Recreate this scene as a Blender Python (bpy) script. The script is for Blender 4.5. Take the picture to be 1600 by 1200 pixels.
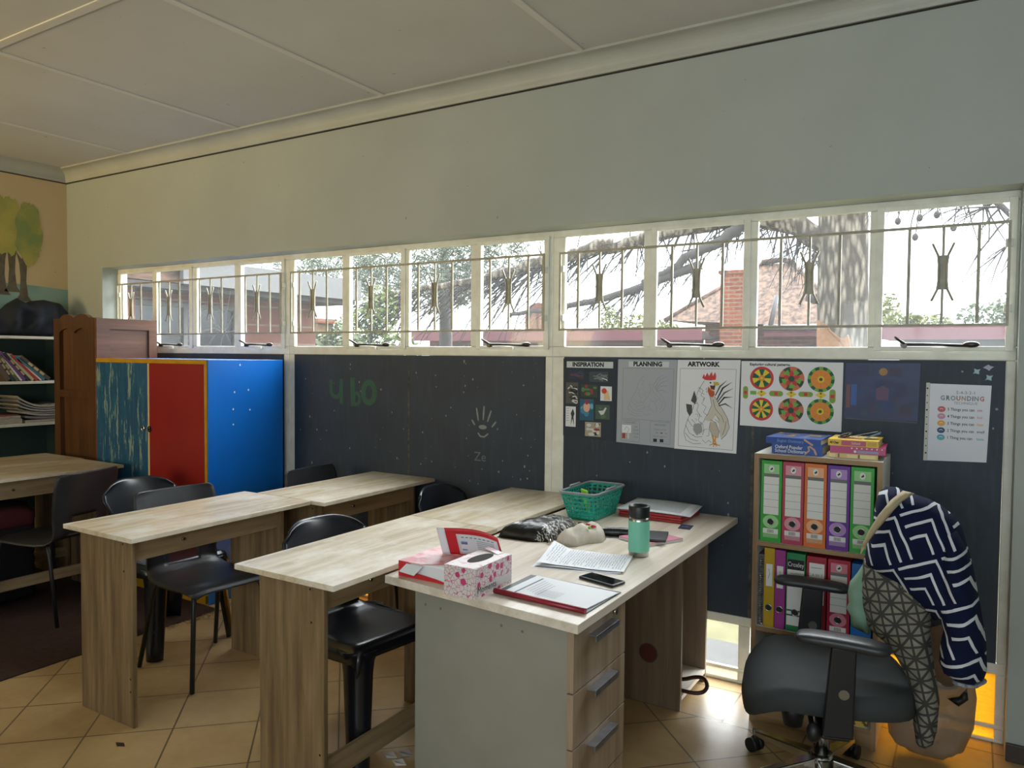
import bpy, bmesh, math, random
from mathutils import Vector, Matrix, noise as mnoise
from mathutils.geometry import delaunay_2d_cdt
for _o in list(bpy.data.objects):
    bpy.data.objects.remove(_o)
SC = bpy.context.scene
COL = SC.collection
PI = math.pi

# ------------------------------------------------------------------ camera
def camera_axes(yaw, pit, rol):
    f = Vector((-math.sin(yaw)*math.cos(pit), math.cos(yaw)*math.cos(pit), math.sin(pit)))
    r = Vector((math.cos(yaw), math.sin(yaw), 0)); u = r.cross(f)
    r2 = r*math.cos(rol) + u*math.sin(rol); u2 = r2.cross(f)
    return r2, u2, f
_r, _u, _f = camera_axes(math.radians(31.378), math.radians(-2.155), math.radians(.504))
cam = bpy.data.cameras.new('camera'); camo = bpy.data.objects.new('camera', cam); COL.objects.link(camo)
cam.sensor_width = 36; cam.lens = 36*1180.0/1600; cam.clip_start = .05; cam.clip_end = 400
camo.matrix_world = Matrix(((_r.x, _u.x, -_f.x, 0), (_r.y, _u.y, -_f.y, 0), (_r.z, _u.z, -_f.z, 1.45), (0, 0, 0, 1)))
SC.camera = camo

# ------------------------------------------------------------------ sky, sun, fill lights, exposure
SC.view_settings.view_transform = 'Standard'
SC.view_settings.look = 'None'
SC.view_settings.exposure = 0.0
SC.view_settings.gamma = 1.0
SC.view_settings.use_curve_mapping = False
SC.cycles.use_denoising = True
SC.cycles.max_bounces = 10
SC.cycles.transparent_max_bounces = 24
SC.cycles.sample_clamp_indirect = 6
W = bpy.data.worlds.new('sky'); SC.world = W; W.use_nodes = True
_bg = W.node_tree.nodes['Background']
_bg.inputs[0].default_value = (.90, .96, 1, 1); _bg.inputs[1].default_value = 4.5

def fill_light(name, loc, rot, sx, sy, watts, col):
    l = bpy.data.lights.new(name, 'AREA'); l.shape = 'RECTANGLE'; l.size = sx; l.size_y = sy
    l.energy = watts; l.color = col
    o = bpy.data.objects.new(name, l); COL.objects.link(o); o.location = loc; o.rotation_euler = rot
    return o
# two fill lights added behind the camera; the amber one warms the left side
fill_light('fill_light_cool', (.3, -2.55, 1.55), (math.radians(146), 0, 0), 3.2, 1.1, 80, (.72, .88, 1))
_a = fill_light('fill_light_amber', (-5.1, -2.55, 1.55), (math.radians(122), 0, 0), 1.3, 1.1, 60, (1, .70, .22)); _a.data.spread = math.radians(100)

_s = bpy.data.lights.new('hazy_sun', 'SUN'); _s.energy = 24; _s.angle = math.radians(85); _s.color = (.94, .97, 1)
_so = bpy.data.objects.new('hazy_sun', _s); COL.objects.link(_so); _so.rotation_euler = (math.radians(-43), 0, math.radians(-8))
# ------------------------------------------------------------------ materials
def lin(h):
    if not isinstance(h, str): return (*h[:3], 1)
    h = h.lstrip('#'); v = [int(h[i:i+2], 16)/255 for i in (0, 2, 4)]
    return (*[c/12.92 if c <= .04045 else ((c+.055)/1.055)**2.4 for c in v], 1)
_M = {}
class NT:
    def __init__(s, name):
        s.m = bpy.data.materials.new(name); s.m.use_nodes = True; s.t = s.m.node_tree
        s.b = s.t.nodes['Principled BSDF']; s.out = s.t.nodes['Material Output']
    def n(s, typ, **kw):
        x = s.t.nodes.new(typ)
        for k, v in kw.items(): setattr(x, k, v)
        return x
    def l(s, a, b): s.t.links.new(a, b)
    def math(s, op, a, b=None, c=None, clamp=False):
        x = s.n('ShaderNodeMath', operation=op, use_clamp=clamp)
        for i, v in enumerate((a, b, c)):
            if v is None: continue
            if isinstance(v, (int, float)): x.inputs[i].default_value = v
            else: s.l(v, x.inputs[i])
        return x.outputs[0]
    def mix(s, fac, a, b):
        x = s.n('ShaderNodeMix', data_type='RGBA')
        for sock, v in ((x.inputs[0], fac), (x.inputs[6], a), (x.inputs[7], b)):
            if isinstance(v, (int, float)): sock.default_value = v
            elif isinstance(v, (tuple, str)): sock.default_value = lin(v)
            else: s.l(v, sock)
        return x.outputs[2]
    def coord(s, kind='Object', scale=(1, 1, 1), rot=(0, 0, 0), loc=(0, 0, 0)):
        c = s.n('ShaderNodeTexCoord'); mp = s.n('ShaderNodeMapping')
        mp.inputs['Scale'].default_value = scale; mp.inputs['Rotation'].default_value = rot; mp.inputs['Location'].default_value = loc
        s.l(c.outputs[kind], mp.inputs[0]); return mp.outputs[0]
    def noise(s, vec, scale, detail=3, rough=.55, out='Fac'):
        x = s.n('ShaderNodeTexNoise'); x.inputs['Scale'].default_value = scale
        x.inputs['Detail'].default_value = detail; x.inputs['Roughness'].default_value = rough
        s.l(vec, x.inputs['Vector']); return x.outputs[out]
    def ramp(s, fac, stops):
        x = s.n('ShaderNodeValToRGB'); e = x.color_ramp.elements
        while len(e) < len(stops): e.new(.5)
        for i, (p, c) in enumerate(stops): e[i].position = p; e[i].color = lin(c)
        s.l(fac, x.inputs[0]); return x.outputs[0]
    def bump(s, h, strength=.3, dist=.01):
        x = s.n('ShaderNodeBump'); x.inputs['Strength'].default_value = strength; x.inputs['Distance'].default_value = dist
        s.l(h, x.inputs['Height']); s.l(x.outputs[0], s.b.inputs['Normal'])
    def base(s, c):
        if isinstance(c, (tuple, str)): s.b.inputs['Base Color'].default_value = lin(c)
        else: s.l(c, s.b.inputs['Base Color'])
    def set(s, rough=.5, metal=0, spec=.5):
        s.b.inputs['Roughness'].default_value = rough; s.b.inputs['Metallic'].default_value = metal
        s.b.inputs['Specular IOR Level'].default_value = spec

def mat(name, c, rough=.6, metal=0, c2=None, ns=8, bump=0, bs=60, spec=.5, stretch=(1, 1, 1), lo=.35, hi=.65):
    if name in _M: return _M[name]
    q = NT(name); q.set(rough, metal, spec); v = q.coord(scale=stretch)
    if c2: q.base(q.ramp(q.noise(v, ns, 4), ((lo, c), (hi, c2))))
    else: q.base(c)
    if bump: q.bump(q.noise(v, bs, 4), bump)
    _M[name] = q.m; return q.m

def wood(name, c1, c2, c3, axis, rough=.4, k=1.0, dust=None):
    if name in _M: return _M[name]
    q = NT(name); q.set(rough)
    st = [26*k, 26*k, 26*k]; st['xyz'.index(axis)] = 1.6*k
    v = q.coord(scale=st)
    n1 = q.noise(v, 1.0, 6, .62); n2 = q.noise(v, 4.2, 3, .6)
    col = q.ramp(n1, ((.33, c1), (.52, c2), (.68, c3)))
    col = q.mix(q.math('MULTIPLY', q.math('GREATER_THAN', n2, .60), .25), col, c1)
    if dust:
        d = q.noise(q.coord(scale=(2.2, 1.2, 2.2)), 3.2, 6, .65)
        col = q.mix(q.math('MULTIPLY', q.math('SUBTRACT', d, .48, clamp=True), 5.0, clamp=True), col, dust)
    q.base(col); q.bump(n2, .12, .002)
    _M[name] = q.m; return q.m

def glass(name, tint=(1, 1, 1), rough=0, mixf=.08):
    if name in _M: return _M[name]
    q = NT(name); t = q.t
    tr = q.n('ShaderNodeBsdfTransparent'); tr.inputs[0].default_value = (*tint, 1)
    gl = q.n('ShaderNodeBsdfGlossy'); gl.inputs['Roughness'].default_value = .05
    tl = q.n('ShaderNodeBsdfTranslucent'); tl.inputs[0].default_value = (.92, .95, 1, 1)      # pale veil mixed into the glass to haze the view outside
    m0 = q.n('ShaderNodeMixShader'); m0.inputs[0].default_value = .011
    q.l(tr.outputs[0], m0.inputs[1]); q.l(tl.outputs[0], m0.inputs[2])
    mx = q.n('ShaderNodeMixShader'); mx.inputs[0].default_value = mixf
    q.l(m0.outputs[0], mx.inputs[1]); q.l(gl.outputs[0], mx.inputs[2]); q.l(mx.outputs[0], q.out.inputs[0])
    t.nodes.remove(q.b); _M[name] = q.m; return q.m

def frosted(name, tint, see=.35, bumps=True):
    """textured coloured or dirty glass: part clear, part scattering"""
    if name in _M: return _M[name]
    q = NT(name)
    tr = q.n('ShaderNodeBsdfTransparent'); tr.inputs[0].default_value = lin(tint)
    tl = q.n('ShaderNodeBsdfTranslucent'); tl.inputs[0].default_value = lin(tint)
    mx = q.n('ShaderNodeMixShader')
    nz = q.noise(q.coord(scale=(1, 1, 2.4)), 45, 3)
    q.l(q.math('ADD', q.math('MULTIPLY', nz, .5), 1-see-.25, clamp=True), mx.inputs[0])
    q.l(tr.outputs[0], mx.inputs[1]); q.l(tl.outputs[0], mx.inputs[2]); q.l(mx.outputs[0], q.out.inputs[0])
    q.t.nodes.remove(q.b); _M[name] = q.m; return q.m

# ------------------------------------------------------------------ mesh building
XF = {}
class MB:
    def __init__(s): s.bm = bmesh.new(); s.mats = []
    def mi(s, m):
        if m not in s.mats: s.mats.append(m)
        return s.mats.index(m)
    def face(s, vs, m):
        try:
            f = s.bm.faces.new(vs); f.material_index = s.mi(m); return f
        except ValueError: return None
    def poly(s, pts, m): return s.face([s.bm.verts.new(p) for p in pts], m)
    def hexa(s, lo, hi, m):
        """solid between two quads (lists of four points, same winding)"""
        a = [s.bm.verts.new(p) for p in lo]; b = [s.bm.verts.new(p) for p in hi]; n = len(a)
        s.face(a[::-1], m); s.face(b, m)
        for i in range(n): s.face([a[i], a[(i+1) % n], b[(i+1) % n], b[i]], m)
    def box(s, x0, x1, y0, y1, z0, z1, m):
        s.hexa([(x0, y0, z0), (x1, y0, z0), (x1, y1, z0), (x0, y1, z0)], [(x0, y0, z1), (x1, y0, z1), (x1, y1, z1), (x0, y1, z1)], m)
    def obox(s, M, sx, sy, sz, m):
        c = lambda z: [M @ Vector((a*sx/2, b*sy/2, z)) for a, b in ((-1, -1), (1, -1), (1, 1), (-1, 1))]
        s.hexa(c(-sz/2), c(sz/2), m)
    def prism(s, pts, f0, f1, m):
        s.hexa([f0(p) for p in pts], [f1(p) for p in pts], m)
    def ring(s, c, ax, r, seg, ref=None):
        ax = Vector(ax).normalized(); ref = ref or (Vector((0, 0, 1)) if abs(ax.z) < .9 else Vector((1, 0, 0)))
        u = ax.cross(ref).normalized(); w = ax.cross(u)
        return [s.bm.verts.new(Vector(c) + (u*math.cos(2*PI*i/seg) + w*math.sin(2*PI*i/seg))*r) for i in range(seg)]
    def bridge(s, a, b, m, smooth=True):
        n = len(a)
        for i in range(n):
            f = s.face([a[i], a[(i+1) % n], b[(i+1) % n], b[i]], m)
            if f: f.smooth = smooth
    def cyl(s, p0, p1, r0, m, r1=None, seg=16, caps=True):
        p0 = Vector(p0); p1 = Vector(p1); r1 = r0 if r1 is None else r1
        a = s.ring(p0, p1-p0, r0, seg); b = s.ring(p1, p1-p0, r1, seg); s.bridge(a, b, m)
        if caps: s.face(a[::-1], m); s.face(b, m)
    def tube(s, pts, r, m, seg=8, closed=False, caps=True):
        pts = [Vector(p) for p in pts]; n = len(pts); rs = r if isinstance(r, (list, tuple)) else [r]*n
        tg = []
        for i in range(n):
            a = pts[(i-1) % n] if (closed or i) else pts[0]; b = pts[(i+1) % n] if (closed or i < n-1) else pts[-1]
            tg.append((b-a).normalized())
        ref = Vector((0, 0, 1)) if abs(tg[0].z) < .9 else Vector((1, 0, 0))
        u = tg[0].cross(ref).normalized(); rings = []
        for i in range(n):
            u = (u - tg[i]*u.dot(tg[i])).normalized(); w = tg[i].cross(u)
            rings.append([s.bm.verts.new(pts[i] + (u*math.cos(2*PI*k/seg) + w*math.sin(2*PI*k/seg))*rs[i]) for k in range(seg)])
        for i in range(n if closed else n-1): s.bridge(rings[i], rings[(i+1) % n], m)
        if caps and not closed: s.face(rings[0][::-1], m); s.face(rings[-1], m)
    def lathe(s, prof, m, c=(0, 0, 0), seg=28):
        c = Vector(c); prev = None
        for r, z in prof:
            rg = [s.bm.verts.new(c + Vector((r*math.cos(2*PI*i/seg), r*math.sin(2*PI*i/seg), z))) for i in range(seg)] if r > 1e-6 else [s.bm.verts.new(c+Vector((0, 0, z)))]
            if prev:
                if len(rg) == 1: [s.face([prev[i], prev[(i+1) % seg], rg[0]], m) for i in range(seg)]
                elif len(prev) == 1: [s.face([prev[0], rg[(i+1) % seg], rg[i]], m) for i in range(seg)]
                else: s.bridge(prev, rg, m)
            prev = rg
    def grid(s, fn, nu, nv, m, skip=None, wrap=False):
        vs = [[s.bm.verts.new(fn(i/nu, j/nv)) for j in range(nv if wrap else nv+1)] for i in range(nu+1)]
        for i in range(nu):
            for j in range(nv):
                if skip and skip(i, j): continue
                j2 = (j+1) % nv if wrap else j+1
                f = s.face([vs[i][j], vs[i+1][j], vs[i+1][j2], vs[i][j2]], m)
                if f: f.smooth = True
        return vs
    def ball(s, c, rx, ry, rz, m, seg=12, rings=8):
        c = Vector(c)
        s.grid(lambda u, v: c+Vector((rx*math.sin(PI*u)*math.cos(2*PI*v), ry*math.sin(PI*u)*math.sin(2*PI*v), rz*math.cos(PI*u))), rings, seg, m, wrap=True)
        bmesh.ops.remove_doubles(s.bm, verts=s.bm.verts[:], dist=1e-6)
    def disc(s, c, r, T, m, seg=20, r2=None):
        """flat disc (or ellipse) in the local frame T: (a,b)->3D"""
        s.poly([T(c[0]+r*math.cos(2*PI*i/seg), c[1]+(r2 or r)*math.sin(2*PI*i/seg)) for i in range(seg)], m)
    def stroke(s, pts, w, T, m):
        """flat pen stroke of width w along 2-D points, in frame T"""
        w2 = w if isinstance(w, (list, tuple)) else [w]*len(pts); L = []; R = []
        for i, p in enumerate(pts):
            a = pts[max(i-1, 0)]; b = pts[min(i+1, len(pts)-1)]; d = Vector((b[0]-a[0], b[1]-a[1]))
            if d.length < 1e-9: d = Vector((1, 0))
            d.normalize(); nx, ny = -d.y*w2[i]/2, d.x*w2[i]/2
            L.append(s.bm.verts.new(T(p[0]+nx, p[1]+ny))); R.append(s.bm.verts.new(T(p[0]-nx, p[1]-ny)))
        for i in range(len(pts)-1): s.face([L[i], R[i], R[i+1], L[i+1]], m)
    def text(s, body, size, pos, T, m, align='CENTER', fat=0.0, sx=1.0):
        cu = bpy.data.curves.new('lettering', 'FONT'); cu.body = body; cu.size = size; cu.align_x = align; cu.align_y = 'CENTER'
        cu.offset = fat*size; cu.resolution_u = 2
        ob = bpy.data.objects.new('lettering', cu); COL.objects.link(ob); bpy.context.view_layer.update()
        me = bpy.data.meshes.new_from_object(ob.evaluated_get(bpy.context.evaluated_depsgraph_get()))
        vs = [s.bm.verts.new(T(pos[0]+v.co.x*sx, pos[1]+v.co.y)) for v in me.vertices]
        for p in me.polygons: s.face([vs[i] for i in p.vertices], m)
        bpy.data.objects.remove(ob); bpy.data.curves.remove(cu); bpy.data.meshes.remove(me)
    def obj(s, name, parent=None, bevel=0, world=False, smooth=None, subsurf=0, solid=0, weld=False, segs=2):
        if weld: bmesh.ops.remove_doubles(s.bm, verts=s.bm.verts[:], dist=1e-5)
        if world and parent is not None: s.bm.transform(XF[parent.name].inverted())
        bmesh.ops.recalc_face_normals(s.bm, faces=s.bm.faces[:])
        me = bpy.data.meshes.new(name); s.bm.to_mesh(me); s.bm.free()
        for m in s.mats: me.materials.append(m)
        o = bpy.data.objects.new(name, me); COL.objects.link(o)
        if parent is not None: o.parent = parent; XF[o.name] = XF[parent.name]
        else: XF[o.name] = Matrix()
        if smooth is not None: me.polygons.foreach_set('use_smooth', [smooth]*len(me.polygons))
        if solid: k = o.modifiers.new('thickness', 'SOLIDIFY'); k.thickness = solid; k.offset = 0
        if bevel: k = o.modifiers.new('edge', 'BEVEL'); k.width = bevel; k.segments = segs; k.limit_method = 'ANGLE'; k.angle_limit = .7; k.use_clamp_overlap = True
        if subsurf: k = o.modifiers.new('subd', 'SUBSURF'); k.levels = subsurf; k.render_levels = subsurf
        return o

def pillow(s, outline, T, th, m, step=.02, R=.05, flat=False, wrinkle=0, wfreq=14, seed=0, mfn=None, both=None):
    """closed soft body: outline in 2-D frame T(a,b,h); height rises from the rim over distance R to th"""
    pts = [Vector(p) for p in outline]; n = len(pts)
    dense = []
    for i in range(n):
        a, b = pts[i], pts[(i+1) % n]; k = max(1, int((b-a).length/step))
        dense += [a.lerp(b, t/k) for t in range(k)]
    N = len(dense)
    def dist(p):
        d = 9
        for i in range(n):
            a, b = pts[i], pts[(i+1) % n]; ab = b-a; t = max(0, min(1, (p-a).dot(ab)/max(ab.length_squared, 1e-12)))
            d = min(d, (p-a-ab*t).length)
        return d
    def inside(p):
        c = False; j = n-1
        for i in range(n):
            if (pts[i].y > p.y) != (pts[j].y > p.y) and p.x < (pts[j].x-pts[i].x)*(p.y-pts[i].y)/(pts[j].y-pts[i].y)+pts[i].x: c = not c
            j = i
        return c
    x0 = min(p.x for p in pts); x1 = max(p.x for p in pts); y0 = min(p.y for p in pts); y1 = max(p.y for p in pts)
    inn = []
    for i in range(int((x1-x0)/step)+1):
        for j in range(int((y1-y0)/step)+1):
            p = Vector((x0+(i+.5*(j % 2))*step, y0+j*step))
            if inside(p) and dist(p) > step*.55: inn.append(p)
    vs, _, fs, *_ = delaunay_2d_cdt(dense+inn, [(i, (i+1) % N) for i in range(N)], [list(range(N))], 1, 1e-6)
    def hgt(p):
        d = min(dist(p)/R, 1); h = th*math.sqrt(max(0, 1-(1-d)**2))
        if wrinkle: h += wrinkle*min(1, d*1.5)*mnoise.noise(Vector((p.x*wfreq, p.y*wfreq, seed)))
        return h
    H = [hgt(p) for p in vs]
    rim = [dist(p) < 1e-5 for p in vs]
    top = [s.bm.verts.new(T(p.x, p.y, h)) for p, h in zip(vs, H)]
    bot = [top[i] if rim[i] else s.bm.verts.new(T(p.x, p.y, 0 if flat else -H[i])) for i, p in enumerate(vs)]
    for f in fs:
        c = sum((vs[i] for i in f), Vector((0, 0)))/len(f)
        mm = mfn(c) if mfn else m
        g = s.face([top[i] for i in f], mm);
        if g: g.smooth = True
        g = s.face([bot[i] for i in reversed(f)], both or mm)
        if g: g.smooth = True

def tag(o, label=None, cat=None, group=None, kind=None):
    if label: o['label'] = label
    if cat: o['category'] = cat
    if group: o['group'] = group
    if kind: o['kind'] = kind
    return o
def thing(name, label, cat, loc=(0, 0, 0), rotz=0, group=None):
    o = bpy.data.objects.new(name, None); o.empty_display_size = .1; COL.objects.link(o)
    o.location = loc; o.rotation_euler = (0, 0, rotz)
    XF[o.name] = Matrix.Translation(loc) @ Matrix.Rotation(rotz, 4, 'Z')
    return tag(o, label, cat, group)
def struct(name, mb, **kw):
    o = mb.obj(name, **kw)
    if kw.get('parent') is None: o['kind'] = 'structure'
    return o
def copy_tree(o, loc=None, rotz=None, label=None, parent=None):
    c = o.copy(); COL.objects.link(c)
    if parent is not None: c.parent = parent
    if loc is not None: c.location = loc
    if rotz is not None: c.rotation_euler = (0, 0, rotz)
    if label: c['label'] = label
    XF[c.name] = Matrix.Translation(c.location) @ Matrix.Rotation(c.rotation_euler[2], 4, 'Z') if parent is None else XF[parent.name]
    for ch in list(o.children): copy_tree(ch, parent=c)
    return c
def XZ(y, d=0):      # frame on a wall facing the room: (x,z) -> point just in front of plane y
    return lambda a, b: Vector((a, y-d, b))
def local(M):        # frame on any surface: (a,b) -> M @ (a,b,0)
    return lambda a, b, h=0: M @ Vector((a, b, h))
# ------------------------------------------------------------------ room shell
random.seed(4)
GY, WY, FX0, FX1, XL, XR, YB, CZ = 3.385, 3.235, -5.56, .137, -6.03, 2.6, -2.7, 2.845
def paint(name, c, c2, drips=None):
    q = NT(name); q.set(.55, 0, .3)
    v = q.coord(); n = q.noise(v, 1.3, 5, .6)
    col = q.ramp(n, ((.3, c), (.7, c2)))
    sp = q.noise(v, 22, 2, .5)
    col = q.mix(q.math('MULTIPLY', q.math('GREATER_THAN', sp, .765), .55), col, '#6d6a5c')
    q.base(col); q.bump(q.noise(v, 120, 3), .06, .003); _M[name] = q.m; return q.m
wall_m = paint('wall_paint_offwhite', '#9fa49d', '#a9aea7')
peach_m = paint('wall_paint_peach', '#c4ad86', '#ccb68f')
ceil_m = paint('ceiling_paint', '#c3c2bb', '#cccbc4')
trim_m = mat('cornice_paint', '#adafa6', .5, c2='#a5a79d', ns=4)
steel_m = mat('window_frame_paint', '#e4e4d8', .45, c2='#d6d5c7', ns=14, bump=.08, bs=80)
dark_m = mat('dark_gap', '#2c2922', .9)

mb = MB()
mb.box(XL-.2, FX0, WY, 3.43, 0, CZ, wall_m); mb.box(FX0, FX1, WY, 3.43, 2.075, CZ, wall_m); mb.box(FX1, XR+.2, WY, 3.43, 0, CZ, wall_m)
struct('wall_back', mb)

# left wall with its painted mural (trees on a teal bank)
mb = MB(); mb.box(XL-.2, XL, YB-.2, WY, 0, CZ, peach_m)
teal_m = mat('mural_teal', '#8aa79a', .6, c2='#6d9087', ns=3)
leafp_m = mat('mural_leaf', '#aaa052', .65, c2='#7f8f55', ns=5, lo=.40, hi=.60)
leafq_m = mat('mural_leaf_yellow', '#b3a858', .65, c2='#99994f', ns=6)
trk_m = mat('mural_trunk', '#6c6250', .7, c2='#544b3e', ns=18)
TL = lambda k: (lambda a, b: Vector((XL+.0008*k, a, b)))
yy = [YB+.1*i for i in range(int((WY-YB)/.1)+1)]+[WY]
top = [(y, 1.935+.012*math.sin(y*5)) for y in yy]
mb.poly([TL(1)(YB, 0)]+[TL(1)(WY, 0)]+[TL(1)(a, b) for a, b in reversed(top)], teal_m)
def crown(cy, cz, ry, rz, m, k, sd):
    rn = random.Random(sd); n = 46
    mb.poly([TL(k)(cy+ry*(1+.09*math.sin(7*t+sd)+.05*rn.uniform(-1, 1))*math.cos(t), cz+rz*(1+.06*math.sin(5*t+2*sd)+.04*rn.uniform(-1, 1))*math.sin(t)) for t in [2*PI*i/n for i in range(n)]], m)
for i, (ty, base) in enumerate(((2.42, 1.80), (2.585, 1.87), (2.765, 1.86), (2.835, 1.885), (2.912, 1.82))):
    mb.poly([TL(2)(ty+dy, z) for dy, z in ((-.055, base), (-.028, base+.05), (-.02, base+.17), (-.026, base+.27), (-.045, base+.36), (-.01, base+.31), (.0, base+.40), (.012, base+.31), (.045, base+.36), (.026, base+.26), (.02, base+.15), (.032, base+.04), (.06, base))], trk_m)
for cy, cz, ry, rz, m, k, sd in ((2.42, 2.33, .12, .25, leafq_m, 3, 1), (2.60, 2.36, .12, .24, leafp_m, 3.4, 2), (2.75, 2.36, .09, .22, leafq_m, 3.8, 3), (2.835, 2.37, .075, .21, leafq_m, 4.2, 5), (2.955, 2.325, .095, .235, leafp_m, 4.6, 8)):
    crown(cy, cz, ry, rz, m, k, sd)
struct('wall_left', mb)
mb = MB(); mb.box(XR, XR+.2, YB-.2, WY, 0, CZ, wall_m); struct('wall_right', mb)
# unseen opposite wall, with two window openings added behind the fill lights
mb = MB()
for a, b, z0, z1 in ((XL, XR, 0, .95), (XL, XR, 2.15, CZ), (XL, -5.85, .95, 2.15), (-4.3, -1.4, .95, 2.15), (2.0, XR, .95, 2.15)): mb.box(a, b, YB-.2, YB, z0, z1, wall_m)
struct('wall_front', mb)

for k, (a, b) in enumerate(((-5.85, -4.3), (-1.4, 2.0))):  # unseen frames added to the openings that back the fill lights
    mb = MB(); fm = mat('window_frame_paint', '#e4e4d8', .45, c2='#d6d5c7', ns=14, bump=.08, bs=80); nn = max(2, round((b-a)/.8))
    for z0, z1 in ((.95, 1.0), (2.10, 2.15)): mb.box(a, b, YB-.12, YB-.07, z0, z1, fm)
    for i in range(nn+1): x = a+(b-a-.05)*i/nn; mb.box(x, x+.05, YB-.12, YB-.07, 1.0, 2.10, fm)
    struct('window_%d' % (k+4), mb)

# floor: diagonal beige tiles with a straight border course along the window wall
q = NT('floor_tiles'); q.set(.32, 0, .5)
c = q.n('ShaderNodeTexCoord'); sep = q.n('ShaderNodeSeparateXYZ'); q.l(c.outputs['Object'], sep.inputs[0])
def tiles(ang, ox, oy, size):
    ca, sa = math.cos(ang), math.sin(ang); X, Y = sep.outputs[0], sep.outputs[1]
    u = q.math('DIVIDE', q.math('ADD', q.math('MULTIPLY', X, ca), q.math('ADD', q.math('MULTIPLY', Y, sa), -(ox*ca+oy*sa))), size)
    w = q.math('DIVIDE', q.math('ADD', q.math('MULTIPLY', X, -sa), q.math('ADD', q.math('MULTIPLY', Y, ca), (ox*sa-oy*ca))), size)
    e = q.math('MINIMUM', q.math('PINGPONG', u, .5), q.math('PINGPONG', w, .5))
    g = q.math('LESS_THAN', e, .0105)
    cid = q.n('ShaderNodeCombineXYZ'); q.l(q.math('FLOOR', u), cid.inputs[0]); q.l(q.math('FLOOR', w), cid.inputs[1])
    wn = q.n('ShaderNodeTexWhiteNoise', noise_dimensions='2D'); q.l(cid.outputs[0], wn.inputs['Vector'])
    return g, wn.outputs['Value']
g1, r1 = tiles(math.radians(43.8), -2.822, 1.553, .312); g2, r2 = tiles(0, -.815, 2.957, .305)
fy = q.math('GREATER_THAN', sep.outputs[1], 2.957)
g = q.math('ADD', q.math('MULTIPLY', g1, q.math('SUBTRACT', 1, fy)), q.math('MULTIPLY', g2, fy))
g = q.math('MAXIMUM', g, q.math('LESS_THAN', q.math('ABSOLUTE', q.math('SUBTRACT', sep.outputs[1], 2.957)), .0035))
rr = q.math('ADD', q.math('MULTIPLY', r1, q.math('SUBTRACT', 1, fy)), q.math('MULTIPLY', r2, fy))
nz = q.noise(c.outputs['Object'], 4.5, 5, .6); nz2 = q.noise(c.outputs['Object'], 30, 3, .6)
tile = q.ramp(q.math('ADD', q.math('MULTIPLY', nz, .8), q.math('MULTIPLY', rr, .18)), ((.3, '#a98d62'), (.55, '#b89c70'), (.75, '#c4aa80')))
tile = q.mix(q.math('MULTIPLY', nz2, .25), tile, '#97794f')
q.base(q.mix(g, tile, '#6a5a42'))
q.l(q.math('ADD', .24, q.math('MULTIPLY', nz2, .25)), q.b.inputs['Roughness'])
q.bump(q.math('SUBTRACT', 1, g), .25, .002)
floor_m = q.m
mb = MB(); mb.box(XL-.2, XR+.2, YB-.2, 3.43, -.12, 0, floor_m); struct('floor', mb)

mb = MB(); mb.box(XL-.2, XR+.2, YB-.2, 3.43, CZ, CZ+.12, ceil_m); struct('ceiling', mb)
strip_m = mat('ceiling_strip', '#d4d1c8', .4)  # paler than the ceiling: light caught along the strips put into the colour
n = 0
def trim(mb, **k):
    global n
    n += 1; return struct('trim_%d' % n, mb, **k)
for x in (-5.08, -3.92, -2.75, -1.565, -.39, .78, 1.95):
    mb = MB(); mb.box(x-.018, x+.018, YB, 3.15, CZ-.007, CZ, strip_m); trim(mb, bevel=.003)
mb = MB(); mb.box(XL+.09, XR-.09, 1.735, 1.779, CZ-.0066, CZ, strip_m); trim(mb, bevel=.003)
def cove(fn, L0, L1):
    mb = MB(); prof = [(0, 2.752), (.012, 2.752), (.014, 2.762)]
    prof += [(.016+.066*(1-math.cos(t)), 2.766+.066*math.sin(t)) for t in [i*PI/2/8 for i in range(9)]]
    prof += [(.092, 2.834), (.092, CZ), (0, CZ)]
    a = [mb.bm.verts.new(fn(d, z, L0(d))) for d, z in prof]; b = [mb.bm.verts.new(fn(d, z, L1(d))) for d, z in prof]
    for i in range(len(prof)-1): mb.face([a[i], a[i+1], b[i+1], b[i]], trim_m)
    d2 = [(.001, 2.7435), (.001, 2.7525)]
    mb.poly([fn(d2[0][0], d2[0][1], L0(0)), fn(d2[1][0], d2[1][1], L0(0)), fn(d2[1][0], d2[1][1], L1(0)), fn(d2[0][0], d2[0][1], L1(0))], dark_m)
    return mb
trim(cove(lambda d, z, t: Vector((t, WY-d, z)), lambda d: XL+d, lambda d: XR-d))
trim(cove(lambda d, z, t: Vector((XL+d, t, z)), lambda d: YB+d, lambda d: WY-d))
mb = MB(); skirt_m = mat('skirting_dark', '#3d332b', .5); mb.box(FX1+.001, XR, WY-.014, WY, 0, .066, skirt_m); o = struct('baseboard_back', mb, bevel=.003)

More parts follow.
